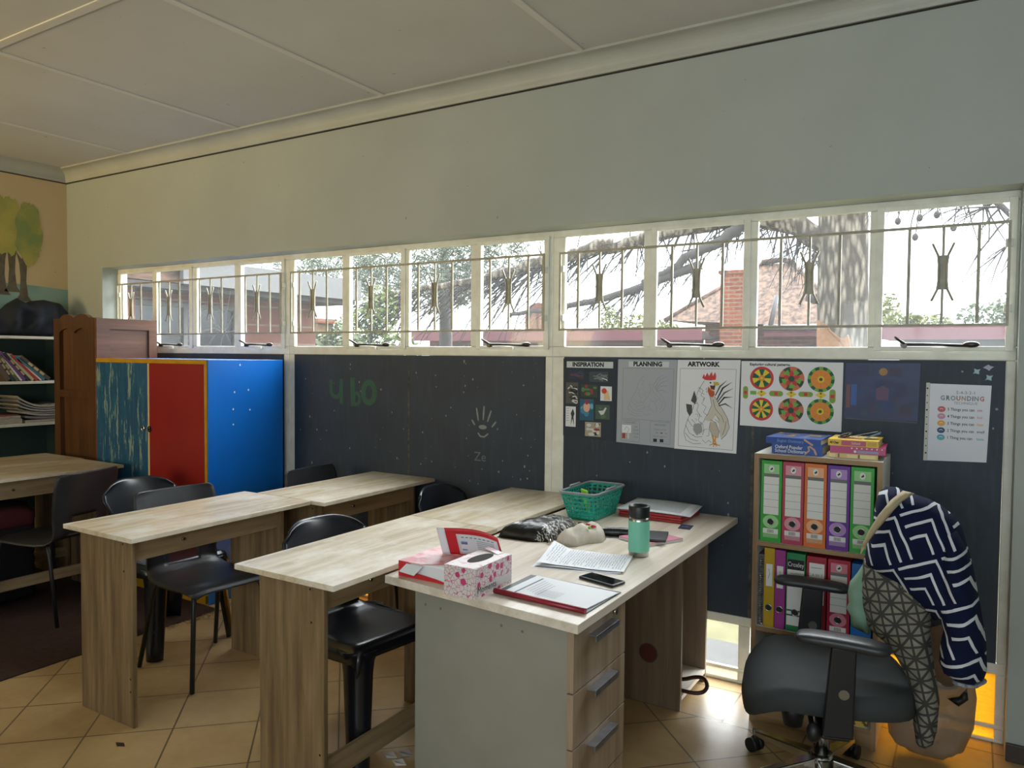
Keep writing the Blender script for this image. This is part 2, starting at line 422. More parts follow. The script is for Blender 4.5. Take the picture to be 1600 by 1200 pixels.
# ------------------------------------------------------------------ windows: three steel units, upper lights, boarded middle, low lights at the floor
pane_m = glass('window_glass', (.97, .98, .98), 0, .012)
amber_m = frosted('amber_textured_glass', '#bd9b48', .45)
dirty_m = frosted('dirty_glass', '#b8b3a6', .35)
UNITS = [(FX0, -3.70, [(-5.52, -5.122), (-5.061, -4.679), (-4.615, -4.219), (-4.148, -3.752)]),
         (-3.70, -1.808, [(-3.653, -3.243), (-3.18, -2.777), (-2.731, -2.308), (-2.242, -1.849)]),
         (-1.808, FX1, [(-1.741, -1.328), (-1.265, -.858), (-.806, -.367), (-.32, .105)])]
LOW = [['a', 'a', 'a', 'a'], ['a', 'a', 'a', 'a'], ['a', 'c', 'c', 'a']]
brass_m = mat('stay_metal', '#4a4642', .35, .8)
for wi, (xa, xb, lights) in enumerate(UNITS):
    root = thing('window_%d' % (wi+1), None, None, (xa, GY, 0)); root['kind'] = 'structure'
    mb = MB(); f0, f1 = GY-.03, GY-.012; xs = [xa]+[v for l in lights for v in l]+[xb]
    for z0, z1 in ((2.04, 2.075), (1.446, 1.497), (.262, .303), (0, .012), (.052, .068)): mb.box(xa, xb, f0, f1, z0, z1, steel_m)
    for i in range(0, 10, 2):
        mb.box(xs[i], xs[i+1], f0-.004, f1+.004, 1.497, 2.04, steel_m); mb.box(xs[i], xs[i+1], f0, f1, .068, .262, steel_m); mb.box(xs[i], xs[i+1], f0, f1, .012, .052, steel_m)
    for x0, x1 in ((xs[0], xs[1]), (xs[8], xs[9])): mb.box(x0, x1, f0, f1, .303, 1.446, steel_m)
    mb.obj('frame', root, world=True, bevel=.004)
    for li, (a, b) in enumerate(lights):
        p = MB(); p.box(a, b, GY-.023, GY-.019, 1.497, 2.04, pane_m); pn = p.obj('pane', root, world=True)
        if wi == 0 and li == 2:
            p = MB(); cx, cz = -4.334, 1.592
            for L in ([(-4.334, 1.592), (-4.45, 1.665), (-4.60, 1.745)], [(-4.334, 1.592), (-4.36, 1.72), (-4.40, 1.90)], [(-4.334, 1.592), (-4.31, 1.74), (-4.27, 1.86)], [(-4.334, 1.592), (-4.25, 1.70)], [(-4.334, 1.592), (-4.43, 1.575), (-4.50, 1.51)], [(-4.334, 1.592), (-4.37, 1.53), (-4.375, 1.50)], [(-4.334, 1.592), (-4.27, 1.52)], [(-4.334, 1.592), (-4.23, 1.60)], [(-4.334, 1.592), (-4.45, 1.62), (-4.58, 1.60)]):
                p.stroke(L, .004, XZ(GY, .0236), mat('glass_crack', '#b9bcbc', .5))
            p.obj('crack', pn, world=True)
        if li % 2:
            s = MB()
            for x0, x1, z0, z1 in ((a-.022, a+.006, 1.482, 2.05), (b-.006, b+.022, 1.482, 2.05), (a+.006, b-.006, 2.03, 2.05), (a+.006, b-.006, 1.482, 1.50)): s.box(x0, x1, f0-.016, f0-.0045, z0, z1, steel_m)
            sash = s.obj('sash', root, world=True, bevel=.002)
            s = MB(); m0 = (a+b)/2; y0 = f0-.03
            s.tube([(m0-.155, y0-.03, 1.535), (m0-.14, y0-.012, 1.522), (m0-.12, y0, 1.508), (m0-.06, y0, 1.508), (m0+.1, y0+.002, 1.502)], [.004, .006, .007, .006, .006], brass_m, 8)
            s.cyl((m0-.125, y0-.008, 1.503), (m0-.125, f0-.012, 1.503), .011, brass_m, seg=10); s.ball((m0+.1, y0, 1.507), .028, .012, .012, brass_m)
            s.box(m0-.03, m0+.02, f0-.034, f0-.012, 1.478, 1.494, steel_m)
            s.obj('window_stay', sash, world=True)
        k = LOW[wi][li]; lm = amber_m if k == 'a' else pane_m
        p = MB(); p.box(a, b, GY-.023, GY-.019, .068, .262, lm); p.obj('pane', root, world=True)
        p = MB(); p.box(a, b, GY-.023, GY-.019, .012, .052, amber_m if k == 'a' else dirty_m); p.obj('pane', root, world=True)

# burglar bars in front of each window
bar_m = mat('burglar_bar_paint', '#a9a594', .45, c2='#8f8a78', ns=20)
SPOT = ['far left window above the cupboards', 'middle window between the two boarded posts', 'right window above the pinned posters']
for wi, (xa, xb, lights) in enumerate(UNITS):
    gy = 3.315; x0, x1 = xa+.055, xb-.03 if wi < 2 else xb-.03
    root = thing('burglar_bars', 'cream painted steel burglar bars across the ' + SPOT[wi], 'window bars', (x0, gy, 1.58), 0, 'burglar bars on the windows')
    for z in (1.58, 1.955):
        b = MB(); b.box(x0, x1, gy-.005, gy+.005, z-.005, z+.005, bar_m); b.obj('rail', root, world=True)
    for x in (x0+.005, x1-.005):
        b = MB(); b.box(x-.005, x+.005, gy-.0048, gy+.0048, 1.5855, 1.9495, bar_m); b.obj('bar', root, world=True)
        for z in (1.64, 1.88):
            b = MB(); b.box(x-.012, x+.012, gy+.006, GY-.036, z-.015, z+.015, steel_m); b.obj('hinge_lug', root, world=True, bevel=.002)
    for a, bb in lights:
        m0 = (a+bb)/2
        for dx in (-.115, 0, .115):
            x = m0+dx
            if dx: b = MB(); b.box(x-.0055, x+.0055, gy-.0045, gy+.0045, 1.586, 1.949, bar_m); b.obj('bar', root, world=True)
            else:
                
                for z0, z1 in ((1.8455, 1.949), (1.586, 1.7145)): b = MB(); b.box(x-.0045, x+.0045, gy-.0045, gy+.0045, z0, z1, bar_m); b.obj('bar', root, world=True)
                b = MB(); b.box(x-.015, x+.015, gy-.003, gy+.003, 1.715, 1.845, bar_m)
                for sgn in (-1, 1):
                    b.tube([(x+sgn*.036, gy-.006, 1.89), (x+sgn*.017, gy-.006, 1.845), (x+sgn*.0135, gy-.006, 1.81), (x+sgn*.0135, gy-.006, 1.75), (x+sgn*.017, gy-.006, 1.715), (x+sgn*.036, gy-.006, 1.672)], .0048, bar_m, 6)
                b.obj('ornament', root, world=True)

# ------------------------------------------------------------------ chalkboards filling the middle of each window unit
def board_mat(name, c, c2):
    q = NT(name); q.set(.5, 0, .35); v = q.coord()
    n1 = q.noise(v, 2.2, 6, .65); n2 = q.noise(q.coord(scale=(9, 9, 1.2)), 4, 5, .6)
    col = q.ramp(n1, ((.3, c), (.72, c2)))
    col = q.mix(q.math('MULTIPLY', q.math('SUBTRACT', n2, .52, clamp=True), .9, clamp=True), col, '#59616a')
    q.base(col); q.l(q.math('ADD', .42, q.math('MULTIPLY', n1, .25)), q.b.inputs['Roughness']); q.bump(q.noise(v, 90, 3), .05, .002); return q.m
slate_m = board_mat('chalkboard_slate', '#2b333e', '#37414d'); slate2_m = board_mat('chalkboard_slate_blue', '#262e38', '#343e4a')
chalk_m = mat('chalk_white', '#868b89', .9); green_m = mat('chalk_green', '#3a5c4c', .9); seam_m = mat('board_seam', '#59584e', .8, c2='#2e3133', ns=30)
BY = 3.352
def spots(mb, n, x0, x1, z0, z1, sd, y=BY):
    r = random.Random(sd)
    for _ in range(n):
        x, z = r.uniform(x0, x1), r.uniform(z0, z1); s = r.choice((.0015, .002, .002, .003, .004, .005))
        mb.disc((x, z), s, XZ(y, .0006), chalk_m, 7, s*r.uniform(.7, 1.9))
BL = ['dark chalkboard behind the blue cupboard under the far left window', 'dark chalkboard with a chalk handprint and green letters', 'dark chalkboard with posters pinned along its top edge']
for wi, (xa, xb, lights) in enumerate(UNITS):
    x0, x1 = lights[0][0]+.001, lights[3][1]-.001; sx = [-4.6, -2.733, -.815][wi]; sm = slate2_m if wi == 2 else slate_m
    root = thing('chalkboard', BL[wi], 'chalkboard', (x0, BY, .304), 0, 'chalkboards under the windows')
    mb = MB(); mb.box(x0, sx, BY, BY+.012, .304, 1.4455, sm)
    spots(mb, (10, 40, 22)[wi], x0+.05, sx-.02, .45, 1.42, wi)
    if wi == 1:
        T = XZ(BY, .0007)
        mb.stroke([(-3.335, 1.295), (-3.335, 1.24)]+[(-3.295+.04*math.cos(a), 1.23+.04*math.sin(a)) for a in [PI+PI*i/8 for i in range(9)]]+[(-3.255, 1.25)], .026, T, green_m); mb.stroke([(-3.252, 1.30), (-3.25, 1.15)], .028, XZ(BY, .0011), green_m)
        mb.stroke([(-3.16, 1.31), (-3.155, 1.14)], .036, T, green_m); mb.stroke([(-3.128+.026*math.cos(a), 1.185+.034*math.sin(a)) for a in [2*PI*i/14 for i in range(15)]], .02, XZ(BY, .0011), green_m)
        mb.stroke([(-3.03+.045*math.cos(t), 1.225+.06*math.sin(t)) for t in [2*PI*i/16 for i in range(17)]], .036, T, green_m)
    mb.obj('panel', root, world=True)
    mb = MB(); mb.box(sx+.006, x1, BY, BY+.012, .304, 1.4455, sm); spots(mb, (8, 75, 30)[wi], sx+.03, x1-.02, .40, 1.43, 9+wi)
    if wi == 1:
        T = XZ(BY, .0007); hx, hz = -2.225, 1.045
        for dx, dz, L, an in ((-.05, .03, .035, 2.2), (-.028, .055, .07, 1.75), (.003, .06, .075, 1.5), (.03, .052, .065, 1.2), (.058, .025, .04, .85)):
            mb.stroke([(hx+dx, hz+dz), (hx+dx+L*.5*math.cos(an), hz+dz+L*.5*math.sin(an)), (hx+dx+L*math.cos(an), hz+dz+L*math.sin(an))], [.007, .011, .008], T, chalk_m)
        mb.disc((hx, hz+.022), .026, T, chalk_m, 14, .012); mb.stroke([(hx-.03, hz-.01), (hx-.015, hz-.028), (hx+.01, hz-.03), (hx+.035, hz-.012)], .009, T, chalk_m)
        mb.text('Ze', .07, (-2.24, .905), T, mat('chalk_faint', '#6c7270', .9)); 
    mb.obj('panel', root, world=True)
    mb = MB(); mb.box(sx-.003, sx+.009, BY-.0005, BY+.001, .304, 1.4455, seam_m); mb.obj('seam_strip', root, world=True)
# ------------------------------------------------------------------ outside the windows
random.seed(11)
grass_m = mat('dry_grass', '#48441f', .95, c2='#57522f', ns=9); pave_m = mat('concrete_path', '#3b3935', .9, c2='#33312d', ns=6)
mb = MB(); mb.box(-60, 40, 3.93, 90, -.5, -.06, grass_m); struct('ground', mb)
mb = MB(); mb.box(-14, 8, 3.44, 3.93, -.5, -.04, pave_m); struct('path', mb)
def brick(name, a, b, mortar, sc=1.0):
    q = NT(name); q.set(.85); bt = q.n('ShaderNodeTexBrick'); v = q.coord(rot=(PI/2, 0, 0), scale=(1, 1, 1))
    q.l(v, bt.inputs['Vector']); bt.inputs['Scale'].default_value = 1; bt.inputs['Brick Width'].default_value = .23*sc; bt.inputs['Row Height'].default_value = .086*sc
    bt.inputs['Mortar Size'].default_value = .012; bt.inputs['Color1'].default_value = lin(a); bt.inputs['Color2'].default_value = lin(b); bt.inputs['Mortar'].default_value = lin(mortar)
    q.base(bt.outputs['Color']); _M[name] = q.m; return q.m
brick_m = brick('orange_brick', '#84421f', '#6f3319', '#7d6a58'); brick2_m = brick('weathered_brick', '#6f3d29', '#5a3023', '#6c5d50')
fascia_m = mat('red_fascia', '#65323a', .6, c2='#6d3b41', ns=5); white_m = mat('white_paint_outside', '#5c5c5b', .6)
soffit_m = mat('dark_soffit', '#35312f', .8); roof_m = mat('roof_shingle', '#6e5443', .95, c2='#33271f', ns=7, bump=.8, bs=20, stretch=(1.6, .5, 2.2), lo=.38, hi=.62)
dglass_m = mat('dark_window_glass', '#262a2c', .12)
# house with the tall chimney
h = thing('house', 'brick house with a brown hipped roof and tall chimney beyond the right window', 'house', (-3.6, 18, -.5))
mb = MB(); mb.box(-5.2, -2.3, 16.9, 21, -.5, 2.2, brick2_m); mb.box(-2.9, -2.4, 16.86, 16.9, .2, 1.75, soffit_m); mb.obj('wall', h, world=True)
mb = MB(); A, B, Cc, D = (-6.0, 16.5, 2.28), (-1.95, 16.5, 2.06), (-2.4, 21.5, 2.1), (-6.0, 21.5, 2.28); E, F = (-4.45, 19, 3.75), (-3.75, 19, 3.72)
for f in ((A, B, F, E), (B, Cc, F), (Cc, D, E, F), (D, A, E), (A, D, Cc, B)): mb.poly(f, roof_m)
mb.obj('roof', h, world=True, weld=True)
mb = MB(); mb.tube([(-4.45, 18.96, 3.78), (-4.0, 18.9, 3.80), (-3.72, 18.96, 3.75)], .07, roof_m, 6); mb.tube([A, E], .06, roof_m, 6); mb.tube([F, B], .06, roof_m, 6); mb.obj('ridge_tiles', h, world=True)
mb = MB(); mb.box(-4.58, -4.03, 15.9, 16.45, -.5, 3.2, brick_m); mb.box(-4.62, -3.99, 15.86, 16.49, 3.2, 3.27, brick_m); mb.obj('chimney', h, world=True)
mb = MB(); mb.box(-3.75, -2.0, 16.28, 16.5, 1.9, 2.06, fascia_m); mb.obj('fascia', h, world=True)
mb = MB(); mb.tube([(-3.75, 16.2, 2.08), (-2.0, 16.2, 2.07)], .06, white_m, 8); mb.tube([(-3.62, 16.2, 2.06), (-3.5, 16.25, 2.75)], .05, white_m, 8); mb.obj('gutter', h, world=True)
mb = MB(); mb.box(-3.0, -2.35, 16.83, 16.9, -.3, 1.7, mat('outside_door_brown', '#55443c', .7)); mb.obj('door', h, world=True)
# long low buildings with the red fascia
def low(label, x0, x1, y, z0, z1, wallm, dp):
    b = thing('low_building', label, 'building', ((x0+x1)/2, y, -.5))
    m = MB(); m.box(x0+.3, x1-.3, y+.5, y+dp-.2, -.5, z0+.05, wallm); m.obj('wall', b, world=True)
    m = MB(); m.box(x0, x1, y, y+.06, z0, z1, fascia_m); m.obj('fascia', b, world=True)
    m = MB(); m.box(x0, x1, y+.06, y+dp, z0+.03, z0+.10, soffit_m); m.box(x0+.2, x1-.2, y+.06, y+dp-.1, z0+.1, z1-.01, roof_m); m.obj('roof', b, world=True)
    m = MB(); m.box(x0+.6, x1-.6, y+.46, y+.5, .7, z0-.12, soffit_m); m.obj('window', b, world=True)
low('low building with a red fascia between the tree branches and the chimney', -12.4, -4.75, 15.2, 1.80, 2.03, brick2_m, 1.35)
low('low building with a red fascia right of the tree trunk', -1.35, 5.2, 13.6, 1.76, 2.00, mat('grey_plaster', '#58534f', .9), 2.5)
c = thing('brick_chimney', 'squat brick chimney with an arched top beyond the middle window', 'chimney', (-9.3, 17, -.5))
mb = MB(); mb.box(-9.75, -9.0, 16.6, 17.3, -.5, 2.45, brick2_m); mb.obj('stack', c, world=True)
mb = MB(); mb.prism([(-.375*math.cos(t), .34*math.sin(t)) for t in [PI*i/10 for i in range(11)]], lambda p: (-9.375+p[0], 16.6, 2.45+p[1]), lambda p: (-9.375+p[0], 17.3, 2.45+p[1]), brick2_m); mb.obj('arched_cap', c, world=True)
# wing of the school on the left, with the deep white fascia
w = thing('school_wing', 'brick school wing with a deep white fascia outside the far left window', 'building', (-8.2, 5.4, -.5))
wb_m = None
q = NT('wing_brick'); q.set(.85); bt = q.n('ShaderNodeTexBrick'); v = q.coord(rot=(PI/2, 0, PI/2)); q.l(v, bt.inputs['Vector'])
for k, val in (('Scale', 1), ('Brick Width', .23), ('Row Height', .086), ('Mortar Size', .010)): bt.inputs[k].default_value = val
for k, val in (('Color1', '#6d3f2d'), ('Color2', '#5f3627'), ('Mortar', '#72665a')): bt.inputs[k].default_value = lin(val)
q.base(bt.outputs['Color']); wb_m = q.m
mb = MB(); mb.box(-9.2, -7.55, 3.6, 7.3, -.5, 2.1, wb_m); mb.obj('wall', w, world=True)
mb = MB(); mb.box(-7.55, -7.2, 4.25, 4.52, -.5, 2.1, wb_m); mb.obj('pier', w, world=True)
mb = MB(); mb.box(-7.02, -6.96, 4.9, 7.55, 2.16, 2.42, white_m); mb.box(-9.2, -7.02, 7.49, 7.55, 2.16, 2.42, white_m); mb.obj('fascia', w, world=True)
mb = MB(); mb.box(-9.2, -7.02, 3.6, 7.49, 2.1, 2.16, soffit_m); mb.obj('soffit', w, world=True)
mb = MB(); mb.box(-9.2, -7.02, 3.6, 7.49, 2.17, 2.40, roof_m); mb.obj('roof', w, world=True)
mb = MB(); mb.box(-7.55, -7.53, 4.6, 6.0, .6, 2.0, dglass_m); mb.obj('window', w, world=True)
mb = MB()
for y in (4.6, 5.28, 5.95): mb.box(-7.53, -7.50, y, y+.05, .6, 2.0, white_m)
for z in (.6, 1.95): mb.box(-7.53, -7.505, 4.65, 5.95, z, z+.05, white_m)
mb.obj('window_frame', w, world=True)

# the big pine: trunk, limbs, twigs
q = NT('pine_bark'); q.set(.95); v = q.coord(scale=(1, 1, .28)); vo = q.n('ShaderNodeTexVoronoi'); vo.inputs['Scale'].default_value = 17; q.l(v, vo.inputs['Vector'])
q.base(q.ramp(vo.outputs['Distance'], ((.05, '#938a7c'), (.30, '#776e62'), (.6, '#40392f')))); q.bump(vo.outputs['Distance'], -.9, .05); bark_m = q.m
twig_m = mat('twig_bark', '#3d3936', .95)
tree = thing('pine_tree', 'big pine trunk with a torn orange scar and bare drooping limbs outside the window', 'tree', (-1.5, 11, -.5))
mb = MB(); mb.grid(lambda u, a: Vector((-1.5-.05*u+(.32-.03*u)*(1+.05*math.sin(5*2*PI*a+8*u))*math.cos(2*PI*a), 11+(.32-.03*u)*(1+.05*math.sin(5*2*PI*a+8*u))*math.sin(2*PI*a), -.5+8*u)), 24, 36, bark_m, wrap=True); mb.obj('trunk', tree, world=True)
mb = MB(); rr = random.Random(3)
scar = [(-1.80, 1.96), (-1.74, 1.93), (-1.66, 1.90), (-1.60, 1.80), (-1.55, 1.76), (-1.50, 1.72), (-1.44, 1.70), (-1.40, 1.76), (-1.37, 1.66), (-1.36, 1.5), (-1.50, 1.3), (-1.78, 1.25)]
mb.poly([(x, 11-math.sqrt(max(.02, .345**2-(x+1.51)**2)), z) for x, z in scar], mat('torn_wood', '#7c5534', .8, c2='#8a6849', ns=20)); mb.obj('torn_bark_scar', tree, world=True, solid=.03)
LIMBS = [([(-1.70, 11, 3.02), (-2.1, 10.9, 3.25), (-2.62, 10.8, 3.40), (-3.3, 10.7, 3.36), (-3.95, 10.6, 3.24), (-4.4, 10.5, 3.12), (-5.0, 10.4, 3.05), (-5.75, 10.3, 2.98)], .165, .06),
         ([(-2.75, 10.8, 3.38), (-3.05, 10.6, 3.08), (-3.5, 10.4, 2.82), (-3.9, 10.3, 2.60), (-4.15, 10.2, 2.42)], .10, .03),
         ([(-3.3, 10.5, 2.75), (-3.9, 10.3, 2.50), (-4.6, 10.1, 2.30), (-5.3, 10, 2.14), (-6.1, 9.9, 2.08)], .07, .03),
         ([(-4.6, 10.4, 3.10), (-5.4, 10.1, 2.95), (-6.2, 9.9, 2.72), (-7.2, 9.6, 2.52), (-8.2, 9.4, 2.40)], .11, .03),
         ([(-1.2, 11, 3.9), (-.6, 10.6, 3.75), (-.1, 10.2, 3.45), (.25, 10, 3.15), (.5, 9.9, 2.7)], .07, .02),
         ([(-1.75, 11, 2.24), (-1.95, 10.9, 2.28)], .08, .06)]
def wob(pts, k=4):
    out = []; P = [Vector(p) for p in pts]
    for i in range(len(P)-1):
        for t in range(k): out.append(P[i].lerp(P[i+1], t/k)+Vector((rr.uniform(-.03, .03), rr.uniform(-.03, .03), rr.uniform(-.03, .03)))*(0 if i == 0 and t == 0 else 1))
    return out+[P[-1]]
def twigs(mb, src, n, L0, L1, ang, droop, r0=.012):
    for _ in range(n):
        p = Vector(rr.choice(src)); a = math.radians(rr.uniform(*ang)); L = rr.uniform(L0, L1); pts = [p.copy()]; d = Vector((math.cos(a), rr.uniform(-.3, .3), math.sin(a)))
        for i in range(5): p = p+d*(L/5); d = (d+Vector((rr.uniform(-.15, .15), rr.uniform(-.1, .1), droop+rr.uniform(-.12, .12)))).normalized(); pts.append(p.copy())
        mb.tube(pts, [r0*(1-.8*i/5) for i in range(6)], twig_m, 4)
        if rr.random() < .6:
            b = pts[2]; d2 = (pts[3]-pts[2]).normalized()+Vector((rr.uniform(-.6, .6), 0, rr.uniform(-.6, .3))); mb.tube([b, b+d2*.12, b+d2*.22+Vector((0, 0, -.05))], [.007, .005, .003], twig_m, 4)
allp = []
for pts, ra, rb in LIMBS:
    p = wob(pts); m = MB(); m.tube(p, [ra+(rb-ra)*i/(len(p)-1) for i in range(len(p))], bark_m if ra > .1 else twig_m, 10); m.obj('limb', tree, world=True); allp.append(p)
mb = MB()
twigs(mb, allp[0], 110, .4, 1.0, (190, 290), -.05, .014); twigs(mb, allp[0][:14], 14, .5, .9, (240, 290), 0); twigs(mb, allp[1]+allp[2], 90, .3, .8, (180, 260), -.03)
twigs(mb, allp[3], 130, .7, 2.1, (195, 235), -.02, .017); twigs(mb, allp[4], 44, .3, .9, (170, 300), -.08, .013); twigs(mb, allp[0], 16, .3, .7, (60, 160), .02)
mb.obj('twigs', tree, world=True)
mb = MB()
for x, z in ((-.574, 3.09), (-.615, 2.87), (-.231, 2.95), (-.8, 3.07), (-.4, 3.11)):
    mb.tube([(x, 10, z), (x+.03, 10, z+.3), (x+.12, 10.2, z+.6)], .006, twig_m, 4); mb.ball((x, 10, z), .035, .035, .045, twig_m, 8, 6)
mb.obj('cones', tree, world=True)
# leafy trees and shrubs: crowns made of small leaves
def leaves(mb, c, r, n, m, sz=.05, sd=0, needle=False):
    r_ = random.Random(sd); c = Vector(c)
    for _ in range(n):
        while True:
            d = Vector((r_.uniform(-1, 1), r_.uniform(-1, 1), r_.uniform(-1, 1)))
            if .25 < d.length < 1: break
        p = c+Vector((d.x*r[0], d.y*r[1], d.z*r[2])); u = Vector((r_.gauss(0, 1), r_.gauss(0, 1), r_.gauss(0, .6)-(.6 if needle else 0))).normalized(); w = u.cross(Vector((r_.gauss(0, 1), r_.gauss(0, 1), r_.gauss(0, 1)))).normalized()
        a, b = sz*r_.uniform(.6, 1.4)*(1.9 if needle else 1), sz*.5*(.35 if needle else 1)
        mb.poly([p-u*a, p+w*b, p+u*a, p-w*b], m)
def leafy(label, trunk, blobs, m, n, sz, sd, name='tree', cat='tree', needle=False, group=None):
    t = thing(name, label, cat, (trunk[0], trunk[1], -.5), 0, group)
    b = MB(); b.tube([(trunk[0], trunk[1], -.5), (trunk[0]+.05, trunk[1], trunk[2]*.5), (trunk[0], trunk[1], trunk[2])], [trunk[3], trunk[3]*.8, trunk[3]*.5], twig_m, 8); b.obj('trunk', t, world=True)
    b = MB()
    for i, (c, r) in enumerate(blobs): leaves(b, c, r, n, m, sz, sd+i, needle)
    b.obj('foliage', t, world=True)
needle_m = mat('cedar_needles', '#565f50', .9, c2='#687061', ns=3); lime_m = mat('bright_leaves', '#556332', .9, c2='#667041', ns=3); mid_m = mat('distant_leaves', '#5b6651', .95, c2='#68715c', ns=2); yel_m = mat('yellow_green_leaves', '#6e6e31', .9, c2='#5f6837', ns=2)
leafy('grey green cedar with drooping needles outside the middle window', (-8.9, 12, 3.6, .16), [((-9.6, 11.5, 3.4), (1.2, .8, .55)), ((-8.6, 11.6, 3.5), (1.2, .8, .6)), ((-7.6, 11.5, 3.4), (.9, .7, .5)), ((-8.8, 11.4, 2.7), (.8, .6, .5)), ((-10.4, 11.8, 2.9), (.7, .6, .6)), ((-11.4, 11.9, 3.3), (1.0, .7, .5)), ((-12.9, 12, 3.45), (1.2, .7, .5)), ((-8.0, 11.3, 2.75), (.6, .5, .4))], needle_m, 900, .07, 21, 'cedar_tree', 'tree', True)
leafy('bright green creeper covered shrub beside the school wing', (-8.3, 9.2, 1.9, .08), [((-8.5, 9.2, 1.8), (.45, .4, .45)), ((-8.15, 9.3, 2.15), (.32, .3, .45)), ((-8.0, 9.5, 1.3), (.5, .4, .3)), ((-7.6, 9.0, 1.45), (.45, .4, .35))], lime_m, 420, .055, 41, 'shrub', 'shrub')
leafy('light green bushes under the cedar by the brick pillar', (-10.2, 11, 1.3, .06), [((-10.4, 11, 1.35), (.9, .5, .45)), ((-8.75, 8.4, 1.45), (.5, .3, .32)), ((-8.2, 8.5, 1.6), (.35, .3, .35)), ((-9.5, 11, 1.25), (.6, .5, .4))], mat('pale_leaves', '#616d4a', .9, c2='#727a5f', ns=3), 420, .06, 51, 'shrub', 'shrub')
leafy('hazy tree over the red fascia at the far right edge', (1.0, 34, 3.2, .2), [((.6, 34, 3.0), (1.3, 1, .7)), ((1.6, 34, 3.3), (1.2, 1, .8))], mid_m, 420, .12, 61, group='trees on the skyline')
leafy('yellow green rounded tree over the red fascia right of the trunk', (-1.9, 30, 2.8, .2), [((-2.2, 30, 2.75), (.6, .6, .35)), ((-1.4, 30, 2.7), (.8, .6, .35)), ((-2.7, 31, 3.1), (.4, .6, .8))], yel_m, 320, .1, 71, group='trees on the skyline')
leafy('pale round tree behind the red fascia left of the brown roof', (-12.2, 30, 2.7, .2), [((-12.3, 30, 2.75), (.9, .7, .5)), ((-13.6, 30.5, 3.0), (.5, .5, .7)), ((-11.2, 30.5, 2.6), (.7, .6, .4))], yel_m, 300, .1, 81, group='trees on the skyline')
tw = thing('brick_pillar', 'yellow brick pillar half hidden by the shrubs outside the middle window', 'pillar', (-9.3, 8.9, -.5))
mb = MB(); mb.box(-9.55, -9.05, 8.8, 9.15, -.5, 1.95, brick('yellow_brick', '#7c5f3d', '#755534', '#7d715f')); mb.obj('shaft', tw, world=True)
mb = MB(); mb.box(-9.6, -9.0, 8.76, 9.19, 1.95, 2.02, brick_m); mb.obj('cap', tw, world=True)
# ------------------------------------------------------------------ student desks
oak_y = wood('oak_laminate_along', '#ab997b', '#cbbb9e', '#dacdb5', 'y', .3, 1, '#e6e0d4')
oak_z = wood('oak_laminate_shaded', '#5e4b31', '#7d6749', '#937c5b', 'z', .5)  # same oak as the tops, darkened for the shade on upright end panels
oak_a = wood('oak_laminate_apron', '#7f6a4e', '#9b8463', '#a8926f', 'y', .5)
edge_m = mat('oak_edge_band', '#8f7757', .55, c2='#a08a68', ns=60)
chrome_m = mat('chrome', '#c9c9c6', .18, 1); black_hole_m = mat('screw_hole', '#15120f', .9)
def student_desk(label, x0, x1, y0, y1, px0, px1, rail=None, zt=.765, z0=0, group='student desks'):
    t = thing('student_desk', label, 'desk', ((x0+x1)/2, (y0+y1)/2, z0), 0, group)
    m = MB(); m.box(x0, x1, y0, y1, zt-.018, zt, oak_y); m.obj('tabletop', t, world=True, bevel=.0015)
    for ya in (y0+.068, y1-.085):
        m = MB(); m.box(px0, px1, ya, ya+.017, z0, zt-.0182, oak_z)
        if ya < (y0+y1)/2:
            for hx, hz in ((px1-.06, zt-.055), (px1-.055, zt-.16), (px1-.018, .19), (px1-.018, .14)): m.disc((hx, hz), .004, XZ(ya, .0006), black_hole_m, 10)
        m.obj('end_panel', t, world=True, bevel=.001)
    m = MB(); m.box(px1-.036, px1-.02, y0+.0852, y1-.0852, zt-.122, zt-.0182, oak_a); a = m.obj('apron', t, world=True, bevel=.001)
    m = MB(); ym = y0+.30; m.cyl((px1-.02, ym, zt-.075), (px1-.012, ym, zt-.075), .008, chrome_m, .006, 12); m.obj('screw_cap', a, world=True) if False else m.obj('screw_cap', t, world=True)
    if rail:
        m = MB(); m.box(px1-.036, px1-.02, y0+.0852, y1-.0852, rail[0], rail[1], oak_a); m.obj('foot_rail', t, world=True, bevel=.001)
    return t
student_desk('oak student desk in the second row, its bare end panel facing the open floor', -3.075, -2.615, 1.618, 2.498, -3.075, -2.72)
student_desk('oak student desk against the chalkboard, behind the second row end desk', -2.988, -2.533, 2.503, 3.342, -2.95, -2.62)
student_desk('oak student desk nearest the camera, overlapping the teacher desk with the tissue box', -2.035, -1.593, 1.610, 2.510, -1.995, -1.70, (.08, .16))
student_desk('oak student desk against the chalkboard left of the teal basket', -2.035, -1.600, 2.515, 3.340, -1.99, -1.70, (.08, .16))
student_desk('oak student desk at the left edge with the grey shell chair pulled out', -4.866, -4.400, 1.79, 2.68, -4.84, -4.45, (.14, .2), .765, .006)
student_desk('oak student desk pushed up behind the left edge desk, next to the bookshelf', -5.335, -4.869, 1.79, 2.70, -5.31, -4.92, (.14, .2), .765, .006)

